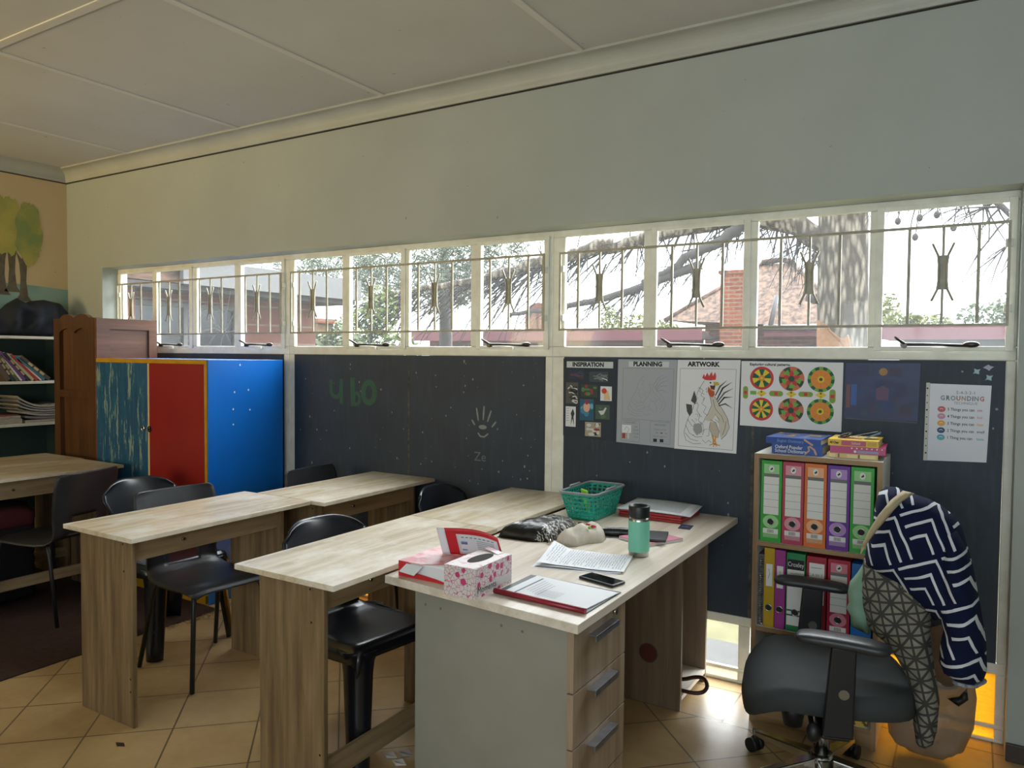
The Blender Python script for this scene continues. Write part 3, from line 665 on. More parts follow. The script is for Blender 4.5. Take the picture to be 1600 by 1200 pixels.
# ------------------------------------------------------------------ teacher's desk
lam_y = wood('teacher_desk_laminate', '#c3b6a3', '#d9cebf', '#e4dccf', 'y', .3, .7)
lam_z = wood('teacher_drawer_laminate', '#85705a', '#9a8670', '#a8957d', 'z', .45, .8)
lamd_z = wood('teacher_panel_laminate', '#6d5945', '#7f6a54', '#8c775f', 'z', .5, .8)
greyp_m = mat('grey_side_panel', '#8a887d', .5, c2='#949287', ns=3)
mel_m = mat('white_melamine', '#e9e8e4', .45, c2='#dddcd6', ns=6)
t = thing('teacher_desk', "long teacher's desk with grey end panel and three drawers, cluttered with papers", 'desk', (-1.2, 2.55, 0))
ZT = .745
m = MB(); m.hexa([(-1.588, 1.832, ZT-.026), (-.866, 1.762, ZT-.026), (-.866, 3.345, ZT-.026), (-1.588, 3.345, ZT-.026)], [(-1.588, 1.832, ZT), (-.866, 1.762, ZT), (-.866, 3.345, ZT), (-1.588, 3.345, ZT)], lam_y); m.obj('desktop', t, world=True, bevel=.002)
m = MB(); q0, q1 = (-1.487, 1.862), (-.913, 1.806)
m.hexa([(q0[0], q0[1], 0), (q1[0], q1[1], 0), (q1[0], q1[1]+.018, 0), (q0[0], q0[1]+.018, 0)], [(q0[0], q0[1], ZT-.0265), (q1[0], q1[1], ZT-.0265), (q1[0], q1[1]+.018, ZT-.0265), (q0[0], q0[1]+.018, ZT-.0265)], greyp_m)
for k in (.08, .19, .60, .73): x = q0[0]+k*(q1[0]-q0[0]); y = q0[1]+k*(q1[1]-q0[1]); m.disc((x, ZT-.075), .0045, XZ(y, .0025), mat('screw_cover', '#6d675a', .5), 12)
m.obj('end_panel', t, world=True, bevel=.001)
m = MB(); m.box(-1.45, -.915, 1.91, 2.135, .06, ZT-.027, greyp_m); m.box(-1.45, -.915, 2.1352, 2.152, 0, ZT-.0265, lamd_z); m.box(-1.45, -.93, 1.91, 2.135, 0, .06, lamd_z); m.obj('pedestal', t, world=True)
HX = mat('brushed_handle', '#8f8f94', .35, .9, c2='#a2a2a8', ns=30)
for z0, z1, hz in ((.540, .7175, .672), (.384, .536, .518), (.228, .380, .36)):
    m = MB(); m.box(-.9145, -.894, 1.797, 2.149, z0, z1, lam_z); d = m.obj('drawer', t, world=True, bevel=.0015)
    m = MB(); m.box(-.8938, -.868, 1.885, 2.045, hz, hz+.004, HX); m.box(-.872, -.868, 1.885, 2.045, hz-.014, hz+.004, HX); m.obj('handle', d, world=True, bevel=.001)
    if z0 > .5: m = MB(); m.cyl((-.894, 2.06, .692), (-.884, 2.06, .692), .009, chrome_m, seg=14); m.obj('lock', d, world=True)
m = MB(); m.box(-.9145, -.896, 1.80, 2.149, 0, .222, lam_z); m.obj('plinth', t, world=True)
# far cupboard end: two side panels, floor board and back
m = MB(); m.box(-1.47, -.985, 2.957, 2.975, 0, ZT-.0265, lamd_z)
for gx, gz, gm in ((-1.125, .215, mat('grommet_hole_red', '#5e2a22', .8)), (-1.17, .575, mat('grommet_hole_dark', '#3a332d', .8))):
    m.disc((gx, gz), .041, XZ(2.957, .0012), mat('grommet_rim', '#4b3b2e', .6), 24); m.disc((gx, gz), .036, XZ(2.957, .0020), gm, 24)
m.obj('side_panel', t, world=True)
m = MB(); m.box(-1.47, -.985, 3.29, 3.308, 0, ZT-.0265, lamd_z); m.obj('side_panel', t, world=True)
m = MB(); m.box(-1.45, -.985, 2.9752, 3.2898, .04, .058, lam_y); m.box(-1.47, -1.452, 2.9752, 3.2898, .04, ZT-.0265, lamd_z); m.obj('floor_board', t, world=True)
m = MB(); m.box(-1.47, -1.452, 2.153, 2.9565, .3, ZT-.0265, lamd_z); m.obj('modesty_panel', t, world=True)

# ------------------------------------------------------------------ chairs
shell_m = mat('grey_black_polyprop', '#26272a', .42, c2='#313337', ns=5, bump=.05, bs=160)
leg_m = mat('grey_tube_leg', '#2d2d2e', .4, .5)
plast_m = mat('black_glossy_plastic', '#14161b', .26, c2='#1b1e25', ns=4)
def interp(tab, u):
    x = u*(len(tab)-1); i = min(int(x), len(tab)-2); f = x-i; a, b = tab[i], tab[i+1]
    return [p+(q_-p)*f for p, q_ in zip(a, b)] if isinstance(a, tuple) else a+(b-a)*f
def shell_chair(label, loc, rz, group='black and grey classroom chairs'):
    t = thing('shell_chair', label, 'chair', loc, rz, group)
    prof = [(.222, .418), (.212, .436), (.17, .447), (.09, .444), (0, .438), (-.09, .436), (-.15, .442), (-.19, .465), (-.212, .51), (-.228, .57), (-.243, .63), (-.258, .69), (-.272, .745), (-.284, .79), (-.288, .806)]
    hw = [.17, .195, .208, .212, .208, .20, .188, .176, .172, .18, .192, .20, .203, .197, .178]
    nu, nv = 42, 22
    def fn(u, v):
        x, z = interp(prof, u); w = interp(hw, u); s = 2*v-1; back = max(0, min(1, (u-.5)/.12))
        return Vector((x+back*.03*s*s*abs(s), w*s, z-(1-back)*.018*abs(s)**5+(1-back)*.006*s*s))
    m = MB(); m.grid(fn, nu, nv, shell_m, skip=lambda i, j: 21 <= i <= 26 and 6 <= j <= 15); m.obj('seat_shell', t, solid=.007)
    for s in (-1, 1):
        m = MB(); m.tube([(.12, s*.13, .425), (.16, s*.15, .425), (.178, s*.158, .415), (.19, s*.165, .38), (.215, s*.19, .008)], .0105, leg_m, 10); m.obj('leg', t)
        m = MB(); m.tube([(-.06, s*.13, .422), (-.12, s*.148, .422), (-.14, s*.155, .412), (-.155, s*.16, .375), (-.235, s*.19, .008)], .0105, leg_m, 10); m.obj('leg', t)
    m = MB()
    for s in (-1, 1): m.tube([(.12, s*.13, .425), (-.06, s*.13, .422)], .0105, leg_m, 8)
    m.tube([(.03, -.13, .421), (.03, .13, .421)], .009, leg_m, 8); m.obj('seat_frame', t)
    return t
def mono_chair(label, loc, rz, group='black and grey classroom chairs'):
    t = thing('plastic_chair', label, 'chair', loc, rz, group)
    prof = [(.225, .40), (.222, .43), (.205, .443), (.12, .437), (0, .430), (-.10, .428), (-.155, .436), (-.185, .462), (-.20, .51), (-.215, .57), (-.232, .64), (-.250, .71), (-.266, .765), (-.277, .792), (-.290, .794), (-.296, .772)]
    hw = [.205, .21, .213, .216, .212, .202, .178, .132, .112, .135, .178, .203, .200, .165, .16, .16]
    def fn(u, v):
        x, z = interp(prof, u); w = interp(hw, u); s = 2*v-1; back = max(0, min(1, (u-.45)/.1))
        dz = -.055*max(0, (abs(s)-.86)/.14)**2*(1-back); rz_ = -.07*max(0, abs(s)-.35)**2*max(0, min(1, (u-.7)/.1))
        return Vector((x+back*.05*s*s, w*s, z+dz+rz_))
    m = MB(); m.grid(fn, 45, 20, plast_m); m.obj('seat_shell', t, solid=.008)
    def leg(sx, sy):
        m = MB(); x0, y0 = (.178 if sx > 0 else -.165), .168*sy; x1, y1 = (.235 if sx > 0 else -.265), .215*sy
        base = math.atan2(sy, sx)
        def lf(u, v):
            r = .052-.017*u+.02*max(0, .12-u)/.12; a = base+(v-.5)*2.5; px = x0+(x1-x0)*u; py = y0+(y1-y0)*u
            return Vector((px-.035*math.cos(base)+r*1.05*math.cos(a)+.035*math.cos(base)*.2, py-.035*math.sin(base)+r*1.05*math.sin(a), .425*(1-u)+.006*u))
        m.grid(lf, 10, 12, plast_m); m.obj('leg', t, solid=.007)
    for sx in (1, -1):
        for sy in (1, -1): leg(sx, sy)
    m = MB()
    for s in (-1, 1): m.box(-.14, .15, s*.192-.003, s*.192+.003, .375, .43, plast_m)
    m.box(.196, .203, -.14, .14, .385, .43, plast_m); m.obj('apron', t, bevel=.002)
    return t
shell_chair('grey shell chair with a slotted back, pulled out from the left edge desk', (-4.30, 2.21, .006), math.radians(194))
shell_chair('dark grey shell chair tucked under the second row desk, its seat showing below', (-2.975, 2.195, 0), math.radians(-6))
mono_chair('black plastic chair behind the grey shell chair at the second row desk', (-3.455, 2.32, 0), math.radians(-2))
mono_chair('black glossy plastic chair with a rounded back at the desk nearest the camera', (-1.955, 2.125, 0), math.radians(-8))
shell_chair('grey shell chair at the second row desk against the chalkboard', (-2.93, 3.06, 0), math.radians(4))
mono_chair('black plastic chair half hidden behind the desk left of the teal basket', (-2.02, 3.02, 0), math.radians(2))

# ------------------------------------------------------------------ carpet, wardrobe, painted cupboard, bookshelf
rug_m = mat('rug_brown', '#3a2018', .95, c2='#2c1812', ns=30, bump=.5, bs=220)
m = MB(); rr = random.Random(2); ed = [(-3.60+.008*rr.uniform(-1, 1), -1+3.74*i/40) for i in range(41)]
m.prism([(-5.99, 2.74), (-5.99, -1)]+ed, lambda p: (p[0], p[1], .0005), lambda p: (p[0], p[1], .006), rug_m)
for i in range(26):
    y = rr.uniform(2.4, 2.73); x = -3.60; m.tube([(x, y, .005), (x+rr.uniform(.01, .04), y+rr.uniform(-.03, .03), .006), (x+rr.uniform(.02, .07), y+rr.uniform(-.06, .06), .004)], .0012, mat('rug_thread', '#8a7350', .9), 4)
tag(m.obj('rug'), 'dark red brown carpet with a frayed edge on the tiles at the left', 'rug')

wf_m = wood('wardrobe_wood_front', '#412815', '#50321a', '#5e3d22', 'z', .45); ws_m = wood('wardrobe_wood_side', '#5a3622', '#6b432b', '#784f36', 'y', .45)
w = thing('wardrobe', 'old brown wooden wardrobe with a scalloped top panel in the corner', 'wardrobe', (-5.15, 3.0, 0))
x0, x1, y0, y1 = -5.405, -4.885, 2.80, 3.228
m = MB(); m.box(x0+.03, x1-.022, y0+.03, y1, 0, 1.655, wf_m); m.obj('carcass', w, world=True)
def scallop(z, amp, xa, xb, k=2):
    return [(xa+(xb-xa)*i/40, z+amp*abs(math.sin(k*PI*i/40))**.7) for i in range(41)]
m = MB()
m.box(x0, x0+.07, y0, y0+.03, 0, 1.675, wf_m); m.box(x1-.085, x1-.023, y0, y0+.03, 0, 1.675, wf_m)
top = scallop(1.672, .03, x0+.07, x1-.085); bot = scallop(1.575, .032, x0+.07, x1-.085)
for i in range(40):
    a, b, c_, d = bot[i], bot[i+1], top[i+1], top[i]
    m.hexa([(p[0], y0, p[1]) for p in (a, b, c_, d)], [(p[0], y0+.03, p[1]) for p in (a, b, c_, d)], wf_m)
m.box(x0+.07, x1-.085, y0, y0+.03, 1.14, 1.19, wf_m); m.box(x0+.07, x1-.085, y0, y0+.03, 0, .12, wf_m)
m.box(x0+.095, x1-.07, y0+.014, y0+.0295, 1.19, 1.62, wf_m)
m.obj('front_frame', w, world=True, weld=True)
m = MB(); xs0, xs1 = x1-.022, x1
m.box(xs0, xs1, y0, y0+.09, 0, 1.672, ws_m); m.box(xs0, xs1, y1-.06, y1, 0, 1.672, ws_m); m.box(xs0, xs1, y0+.09, y1-.06, 1.602, 1.672, ws_m); m.box(xs0, xs1-.012, y0+.09, y1-.06, 0, 1.602, ws_m)
m.obj('side_panel', w, world=True)

c = thing('cupboard', 'low cupboard painted scratched blue, red and bright blue with yellow edging', 'cupboard', (-4.27, 3.02, 0))
yel_p = mat('yellow_paint', '#b98b12', .45, c2='#a67d14', ns=18); red_p = mat('red_paint', '#8c1e1c', .36, c2='#84191a', ns=3); blue_p = mat('bright_blue_paint', '#0a68c4', .34, c2='#0e6ecb', ns=4)
q = NT('scratched_blue_paint'); q.set(.5); n1 = q.noise(q.coord(scale=(14, 14, 2.0)), 2.6, 6, .7); n2 = q.noise(q.coord(scale=(3, 3, 2)), 3, 4)
q.base(q.mix(q.math('MULTIPLY', q.math('GREATER_THAN', q.math('ADD', n1, q.math('MULTIPLY', n2, .22)), .70), .7), q.ramp(n1, ((.35, '#123f68'), (.65, '#1d5c7e'))), '#8f9f8c')); scr_m = q.m
X0, X1, Y0, Y1, ZC = -4.825, -3.705, 2.76, 3.285, 1.411
m = MB(); m.box(X0, X1-.012, Y0+.022, Y1, .05, ZC-.001, blue_p); m.obj('body', c, world=True)
m = MB(); m.box(X1-.012, X1, Y0+.002, Y1+.02, .0, ZC, blue_p)
for z, y in ((1.22, 2.94), (1.23, 3.04), (1.12, 2.93), (1.11, 3.05), (1.03, 2.93), (1.38, 2.98)): m.poly([(X1+.0006, y+dy, z+dz) for dy, dz in ((-.006, 0), (0, .008), (.005, .001), (0, -.006))], mel_m)
m.obj('side_panel', c, world=True, bevel=.002)
m = MB(); m.box(X0, X1-.0122, Y0, Y0+.0218, ZC-.026, ZC, yel_p); m.box(X1-.034, X1-.0122, Y0, Y0+.0218, .05, ZC-.0262, yel_p); m.box(X0, X1-.0345, Y0, Y0+.0218, 0, .07, yel_p); m.obj('yellow_trim', c, world=True)
XM = -4.274
m = MB(); m.box(X0, XM-.006, Y0, Y0+.0216, .0702, ZC-.0265, scr_m); d = m.obj('door', c, world=True, bevel=.002); d['label'] = 'scratched dark blue door'
m = MB(); m.box(XM+.012, X1-.0345, Y0, Y0+.0216, .0702, ZC-.0265, red_p); d2 = m.obj('door', c, world=True, bevel=.002); d2['label'] = 'red door'
m = MB(); m.box(XM-.0055, XM+.0115, Y0+.002, Y0+.0216, .0702, ZC-.0265, mat('door_edge_cream', '#c2b68d', .5)); m.obj('door_edge_strip', c, world=True)
for dd, kx, km in ((d, XM-.045, chrome_m), (d2, XM+.02, black_hole_m)):
    m = MB(); m.tube([(kx+.013*math.cos(a), Y0-.005, .985+.016*math.sin(a)) for a in [2*PI*i/16 for i in range(16)]], .0035, km, 6, closed=True); m.cyl((kx, Y0-.008, .985), (kx, Y0-.0002, .985), .006, km, seg=10); m.obj('knob', dd, world=True)

b = thing('bookshelf', 'open white edged bookshelf with a dark back below the tree mural', 'bookshelf', (-5.88, 2.2, 0))
teald_m = mat('shelf_back_teal', '#31463f', .8, c2='#2a3c38', ns=4); shelf_m = mat('shelf_board', '#c9c5b8', .5, c2='#b9b5a6', ns=7)
bx0, bx1, by0, by1 = -6.022, -5.73, 1.10, 3.05
m = MB(); m.box(bx0, bx0+.012, by0, by1, .0065, 1.556, teald_m); m.obj('back_panel', b, world=True)
for yv in (by0-.018, by1):
    m = MB(); m.box(bx0, bx1-.01, yv, yv+.018, .0065, 1.556, teald_m); m.obj('upright', b, world=True)
for z in (1.558, 1.238, .938, .60, .2):
    m = MB(); m.box(bx0+.0125, bx1, by0, by1, z-.02, z, shelf_m); m.obj('shelf', b, world=True, bevel=.002)

# jacket heaped on the bookshelf
jk_m = mat('jacket_navy_black', '#12161d', .85, c2='#1d232f', ns=7, bump=.25, bs=50)
m = MB(); pillow(m, [(2.35, 1.561), (2.33, 1.60), (2.50, 1.65), (2.646, 1.715), (2.72, 1.79), (2.785, 1.832), (2.84, 1.80), (2.879, 1.815), (2.968, 1.83), (3.08, 1.81), (3.13, 1.75), (3.13, 1.66), (3.06, 1.60), (3.02, 1.562), (2.6, 1.561)], lambda a, b_, h: Vector((-5.86+h, a, b_)), .11, jk_m, .018, .13, wrinkle=.075, wfreq=12, seed=4)
tag(m.obj('jacket'), 'crumpled dark navy jacket heaped on top of the bookshelf under the tree mural', 'jacket')

# books leaning on the upper shelf
cols = [('#5a4a3d', 'brown'), ('#252a2c', 'black'), ('#48502f', 'olive'), ('#b7b0a2', 'pale grey'), ('#5a2f66', 'purple'), ('#20242b', 'charcoal'), ('#a3936f', 'tan'), ('#8e2c28', 'red'), ('#c8a892', 'pinkish'), ('#2d5a66', 'teal'), ('#3a3326', 'dark brown')]
y = 2.655; lean = math.radians(36)
wh = ['leftmost in the row', 'second from the left', 'beside the pale grey one', 'with a white edge', 'the only purple one in the row', 'just right of the purple one', 'left of the red one', 'the only red one in the row', 'thin, right of the red one', 'the only teal one in the row', 'lying lowest next to the wardrobe']
for i, ((cc, nm), th) in enumerate(zip(cols, (.03, .02, .022, .012, .02, .02, .018, .02, .01, .02, .028))):
    H = .25-(.03 if i in (3, 8) else 0)
    le = lean+math.radians(2*i-6)
    bk = thing('book', '%s book leaning on the upper shelf, %s' % (nm, wh[i]), 'book', (-5.745, y, 1.2385), 0, 'leaning books on the upper shelf')
    cm = mat('book_cover_'+nm.replace(' ', '_'), cc, .5); pm = mat('page_block', '#c9c0aa', .8)
    dn = Vector((0, -math.sin(le), math.cos(le))); sd = Vector((0, math.cos(le), math.sin(le)))
    M = lambda a, h, dx: Vector((dx, 0, 0))+sd*a+dn*h
    m = MB(); m.hexa([M(0, 0, -.18), M(th, 0, -.18), M(th, H, -.18), M(0, H, -.18)], [M(0, 0, 0), M(th, 0, 0), M(th, H, 0), M(0, H, 0)], cm)
    if i in (1, 2, 5, 10):
        for k in range(3): m.poly([M(th*.2, .05+.05*k, .0006), M(th*.8, .05+.05*k, .0006), M(th*.8, .085+.05*k, .0006), M(th*.2, .085+.05*k, .0006)], mat('spine_lettering', '#a08a60', .7))
    m.obj('cover', bk)
    m = MB(); m.hexa([M(.002, H, -.175), M(th-.002, H, -.175), M(th-.002, H+.0012, -.175), M(.002, H+.0012, -.175)], [M(.002, H, -.004), M(th-.002, H, -.004), M(th-.002, H+.0012, -.004), M(.002, H+.0012, -.004)], pm); m.obj('pages', bk)
    y += th/math.cos(le)+.003
# flat stacks on the lower shelf
pg_m = mat('old_paper', '#a39c8c', .85, c2='#8d8576', ns=30, stretch=(1, 1, 12)); pg2_m = mat('magazine_grey', '#8d8a88', .6, c2='#6d6a6c', ns=9, stretch=(1, 1, 8))
z = .9385
for i, (th, cm, nm) in enumerate(((.035, pg_m, 'thick cream exercise book at the bottom of the left stack on the lower shelf'), (.022, pg_m, 'cream exercise book in the middle of the left stack on the lower shelf'), (.008, mat('red_card', '#7d3a35', .6), 'thin red covered book on top of the left stack on the lower shelf'))):
    m = MB(); m.box(-6.0, -5.74, 2.34, 2.752-.01*i, z, z+th-.0005, cm); tag(m.obj('exercise_book', bevel=.003), nm, 'book', 'stacked books on the lower shelf'); z += th
z = .9385
for i in range(7):
    th = (.022, .016, .014, .012, .012, .012, .014)[i]; cv = .012*i; nm = ('first from the bottom', 'second from the bottom', 'third from the bottom', 'fourth from the bottom', 'fifth from the bottom', 'second from the top', 'curling up at the top')[i]
    m = MB(); ya, yb = (2.77 if i < 3 else 2.72), 3.03
    def zz(yq): s = (yq-ya)/(yb-ya); return cv*(1.25*(1-s)**3+.35*s*s)
    N = 12
    for j in range(N):
        a, b_ = ya+(yb-ya)*j/N, ya+(yb-ya)*(j+1)/N
        m.hexa([(-6.0, a, z+zz(a)), (-5.735, a, z+zz(a)), (-5.735, b_, z+zz(b_)), (-6.0, b_, z+zz(b_))], [(-6.0, a, z+zz(a)+th-.001), (-5.735, a, z+zz(a)+th-.001), (-5.735, b_, z+zz(b_)+th-.001), (-6.0, b_, z+zz(b_)+th-.001)], pg2_m if i % 2 else pg_m)
    tag(m.obj('magazine', weld=True), 'curled grey magazine in the pile beside the wardrobe, %s' % nm, 'magazine', 'curled magazines on the lower shelf'); z += th+.001

# bag under the left edge desks
bp = thing('backpack', 'black and maroon backpack standing under the left edge desk', 'backpack', (-4.72, 2.2, .0065))
m = MB(); pillow(m, [(1.98, 0.007), (1.98, .5), (2.03, .58), (2.15, .61), (2.28, .57), (2.31, .48), (2.31, .007)], lambda a, b_, h: Vector((-4.72+h, a, b_)), .12, mat('backpack_black', '#14141a', .8), .03, .1); m.obj('body', bp, world=True)
m = MB(); pillow(m, [(2.03, .44), (2.03, .54), (2.10, .575), (2.22, .57), (2.27, .53), (2.27, .44)], lambda a, b_, h: Vector((-4.615+h, a, b_)), .03, mat('backpack_maroon', '#4d1119', .8), .02, .04); m.obj('pocket', bp, world=True)
# ------------------------------------------------------------------ bookcase with the lever-arch files
bedge_m = wood('bookcase_edge_wood', '#7d6040', '#94744f', '#a3835c', 'z', .5); bedge_x = wood('bookcase_edge_wood_flat', '#7d6040', '#94744f', '#a3835c', 'x', .5)
BX0, BX1, BF, BB = -.728, -.270, 3.04, 3.34
b = thing('bookcase', 'small white topped bookcase with brown edges full of coloured lever arch files', 'bookcase', (-.5, 3.19, 0))
m = MB(); m.box(BX0, BX1, BF+.002, BB, 1.055, 1.073, mel_m); m.box(BX0, BX1, BF, BF+.002, 1.055, 1.073, bedge_x); m.obj('top', b, world=True)
for xa in (BX0, BX1-.018):
    m = MB(); m.box(xa, xa+.018, BF+.002, BB, 0, 1.0548, mel_m); m.box(xa, xa+.018, BF, BF+.002, 0, 1.0548, bedge_m); m.obj('side_panel', b, world=True)
for z in (.725, .385, .075):
    m = MB(); m.box(BX0+.0182, BX1-.0182, BF+.004, BB-.006, z-.017, z, mel_m); m.box(BX0+.0182, BX1-.0182, BF+.002, BF+.004, z-.017, z, bedge_x); m.obj('shelf', b, world=True)
m = MB(); m.box(BX0+.0182, BX1-.0182, BB-.005, BB, 0, 1.0548, mat('bookcase_back', '#3a3835', .8)); m.obj('back_panel', b, world=True)
m = MB(); m.box(BX0+.0182, BX1-.0182, BF+.01, BF+.02, 0, .0575, bedge_x); m.obj('plinth', b, world=True)
paper_m = mat('white_label_paper', '#d9d9d4', .7); rule_m = mat('label_rule', '#6f716c', .8); ink_m = mat('black_ink', '#15171a', .7); grey_m = mat('printed_grey', '#6d6f6d', .7); fhole_m = mat('finger_hole_dark', '#08090a', .6)
def lever_file(label, x, z, w, h, col, kind, cname, lean=0, pale=None):
    t = thing('lever_arch_file', label, 'file', (x+w/2, BF+.012, z), 0, 'lever arch files in the bookcase')
    cm = mat('file_'+cname, col, .38); pm = mat('file_pale_'+cname, pale or col, .5)
    m = MB(); m.box(-w/2, w/2, 0, .27, .0005, h, cm); m.obj('cover', t, bevel=.0015)
    m = MB(); T = lambda a, b_: Vector((a, -.0006, b_)); T2 = lambda a, b_: Vector((a, -.0012, b_)); T3 = lambda a, b_: Vector((a, -.0018, b_))
    R = lambda x0, x1, z0, z1, mm, TT: m.poly([TT(x0, z0), TT(x1, z0), TT(x1, z1), TT(x0, z1)], mm)
    lw = w*.36
    if kind == 'full':
        R(-lw, lw, h*.80, h*.955, pm, T); R(-lw, lw, h*.80, h*.84, grey_m, T2)
        R(-lw*.55, lw*.55, h*.86, h*.94, pm, T2); m.disc((0, h*.90), .010, T3, paper_m, 14, .013); m.stroke([(-.004, h*.89), (.003, h*.90), (.001, h*.915)], .006, lambda a, b_: Vector((a, -.0022, b_)), ink_m)
        R(-lw, lw, h*.34, h*.80, paper_m, T)
        for k in range(1, 5): R(-lw, lw, h*(.34+.092*k)-.0006, h*(.34+.092*k)+.0006, rule_m, T2)
        R(-lw, lw, h*.055, h*.15, pm, T); R(-lw, lw, h*.108, h*.165, paper_m, T2)
        for k in range(9): R(-.012+k*.0028, -.0108+k*.0028, h*.115, h*.155, ink_m, T3)
        for k in range(3): R(-lw, lw, h*(.06+.014*k), h*(.062+.014*k)+.001, grey_m, T2)
        m.disc((0, h*.25), .030, T, pm, 24, .026)
    elif kind == 'slim':
        R(-w*.3, w*.3, h*.52, h*.80, paper_m, T); m.stroke([(-.004, h*.62), (.002, h*.68), (-.002, h*.74)], .0015, T2, grey_m)
    elif kind == 'green':
        R(-w*.44, w*.44, h*.08, h*.90, paper_m, T); R(-w*.44, w*.44, h*.79, h*.92, ink_m, T2)
        m.text('Croxley', .026, (0, h*.855), T3, paper_m, sx=.7)
        for k in (.20, .26): R(-w*.44, w*.44, h*k, h*k+.006, mat('file_green_dark', '#14502f', .5), T2)
        for k in range(3): m.stroke([(-w*.3, h*(.74-.03*k)), (w*.2, h*(.745-.03*k))], .0016, T2, grey_m)
    elif kind == 'sheet':
        R(-w*.36, w*.40, h*.40, h*.92, paper_m, T)
        m.text('C A W T S', .014, (.002, h*.77), T2, grey_m); m.stroke([(-.02, h*.86), (.02, h*.865)], .002, T2, grey_m); m.stroke([(-.02, h*.68), (.016, h*.685)], .0016, T2, grey_m)
    m.obj('spine_label', t)
    m = MB(); hz = h*.25
    m.tube([(.0125*math.cos(a), -.0022, hz+.0125*math.sin(a)) for a in [2*PI*i/20 for i in range(20)]], .0016, chrome_m, 6, closed=True)
    m.disc((0, hz), .012, lambda a, b_: Vector((a, -.0026, b_)), fhole_m, 18); m.obj('finger_hole', t)
W5 = .0795
for i, (cn, col, pale, lab) in enumerate((('green', '#2f9a35', '#93c886', 'green lever arch file, first from the left on the top shelf'), ('raspberry', '#a8384f', '#d08d9b', 'raspberry pink lever arch file on the top shelf'), ('orange', '#d06a26', '#e2a57a', 'orange lever arch file in the middle of the top shelf'), ('purple', '#5f2489', '#a884c0', 'purple lever arch file on the top shelf'), ('green', '#2f9a35', '#93c886', 'green lever arch file at the right end of the top shelf'))):
    lever_file(lab, -.703+i*.0815, .7252, W5, .322, col, 'full', cn, pale=pale)
lever_file('slim yellow lever arch file on the middle shelf', -.684, .3852, .040, .315, '#b3920f', 'slim', 'yellow')
lever_file('slim magenta lever arch file on the middle shelf', -.643, .3852, .040, .312, '#93307f', 'slim', 'magenta')
lever_file('green and white lever arch file with a black name band on the middle shelf', -.600, .3852, .070, .308, '#1c7a48', 'green', 'green_white')
lever_file('red lever arch file with a plain paper label on the middle shelf', -.526, .3852, .072, .305, '#9c1f31', 'sheet', 'red')
lever_file('crimson lever arch file with a ruled label on the middle shelf', -.450, .3852, .080, .305, '#a5233b', 'full', 'crimson', pale='#cf7c8d')
lever_file('blue lever arch file at the right end of the middle shelf', -.366, .3852, .070, .300, '#1667b0', 'slim', 'blue')
s = thing('spiral_notebook', 'spiral bound notebook standing at the left end of the middle shelf', 'notebook', (-.697, 3.06, .3852), 0)
m = MB(); m.box(-.709, -.686, 3.062, 3.28, .3853, .67, mat('notebook_grey', '#5f5a58', .7)); m.obj('pages', s, world=True)
m = MB(); m.tube([(-.6975+.010*math.cos(a*2.2), 3.055+.010*math.sin(a*2.2), .392+.27*a/90) for a in range(91)], .0016, chrome_m, 5); m.obj('spiral_binding', s, world=True)
# patterned card lying on the bottom shelf
q = NT('yellow_pattern_card'); q.set(.6); v = q.coord(scale=(1, 1, 1)); n1 = q.noise(v, 38, 3, .6)
q.base(q.mix(q.math('GREATER_THAN', n1, .56), '#d0aa2c', '#4a3520')); m = MB(); m.hexa([(-.70, 3.055, .0755), (-.30, 3.055, .0755), (-.30, 3.09, .0755), (-.70, 3.09, .0755)], [(-.70, 3.085, .185), (-.30, 3.085, .185), (-.30, 3.12, .185), (-.70, 3.12, .185)], q.m)
o = m.obj('patterned_folder'); tag(o, 'yellow folder with a dark patterned cover leaning on the bottom shelf of the bookcase', 'folder')
# books on top of the bookcase
def flat_book(label, x0, x1, y0, y1, z0, z1, cov, spine_fn=None, top_fn=None, rot=0, group='books on top of the bookcase', nm='book'):
    cx, cy = (x0+x1)/2, (y0+y1)/2
    t = thing(nm, label, 'book', (cx, cy, z0), rot, group); w, d, h = x1-x0, y1-y0, z1-z0
    m = MB(); m.box(-w/2, w/2, -d/2, d/2, .0004, .003, cov); m.box(-w/2, w/2, -d/2, d/2, h-.003, h, cov); m.box(-w/2, w/2, -d/2, -d/2+.003, .003, h-.003, cov)
    if spine_fn: spine_fn(m, lambda a, b_: Vector((a, -d/2-.0007, b_)), w, h)
    if top_fn: top_fn(m, lambda a, b_: Vector((a, b_, h+.0007)), w, d)
    m.obj('cover', t); m = MB(); m.box(-w/2+.002, w/2-.004, -d/2+.003, d/2-.004, .003, h-.003, mat('page_block', '#c9c0aa', .8)); m.obj('pages', t); return t
blue_c = mat('dictionary_blue', '#1c3f86', .35, c2='#2452a0', ns=10); lt_blue = mat('cover_light_blue', '#6f92c6', .5); peach_c = mat('cover_peach', '#c09a84', .5); gold_m = mat('gold_print', '#d3a93a', .5); silver_m = mat('silver_print', '#aeb2ba', .4)
def sp1(m, T, w, h):
    m.text('Oxford Popular', .019, (-w/2+.012, h*.70), T, paper_m, 'LEFT', .012, .85); m.text('School Dictionary', .019, (-w/2+.012, h*.30), T, paper_m, 'LEFT', .012, .85)
    m.stroke([(w*.16, .004), (w*.24, h*.5), (w*.22, h*.9)], .006, T, peach_c); m.stroke([(w*.24, h*.95), (w*.34, h*.6), (w*.38, h*.1)], .007, T, peach_c)
def sp2(m, T, w, h):
    m.text('English Dictionary', .016, (-.01, h*.5), T, lt_blue, 'CENTER', .01, .85); m.stroke([(w*.20, h*.9), (w*.28, h*.5), (w*.36, h*.1)], .007, T, peach_c)
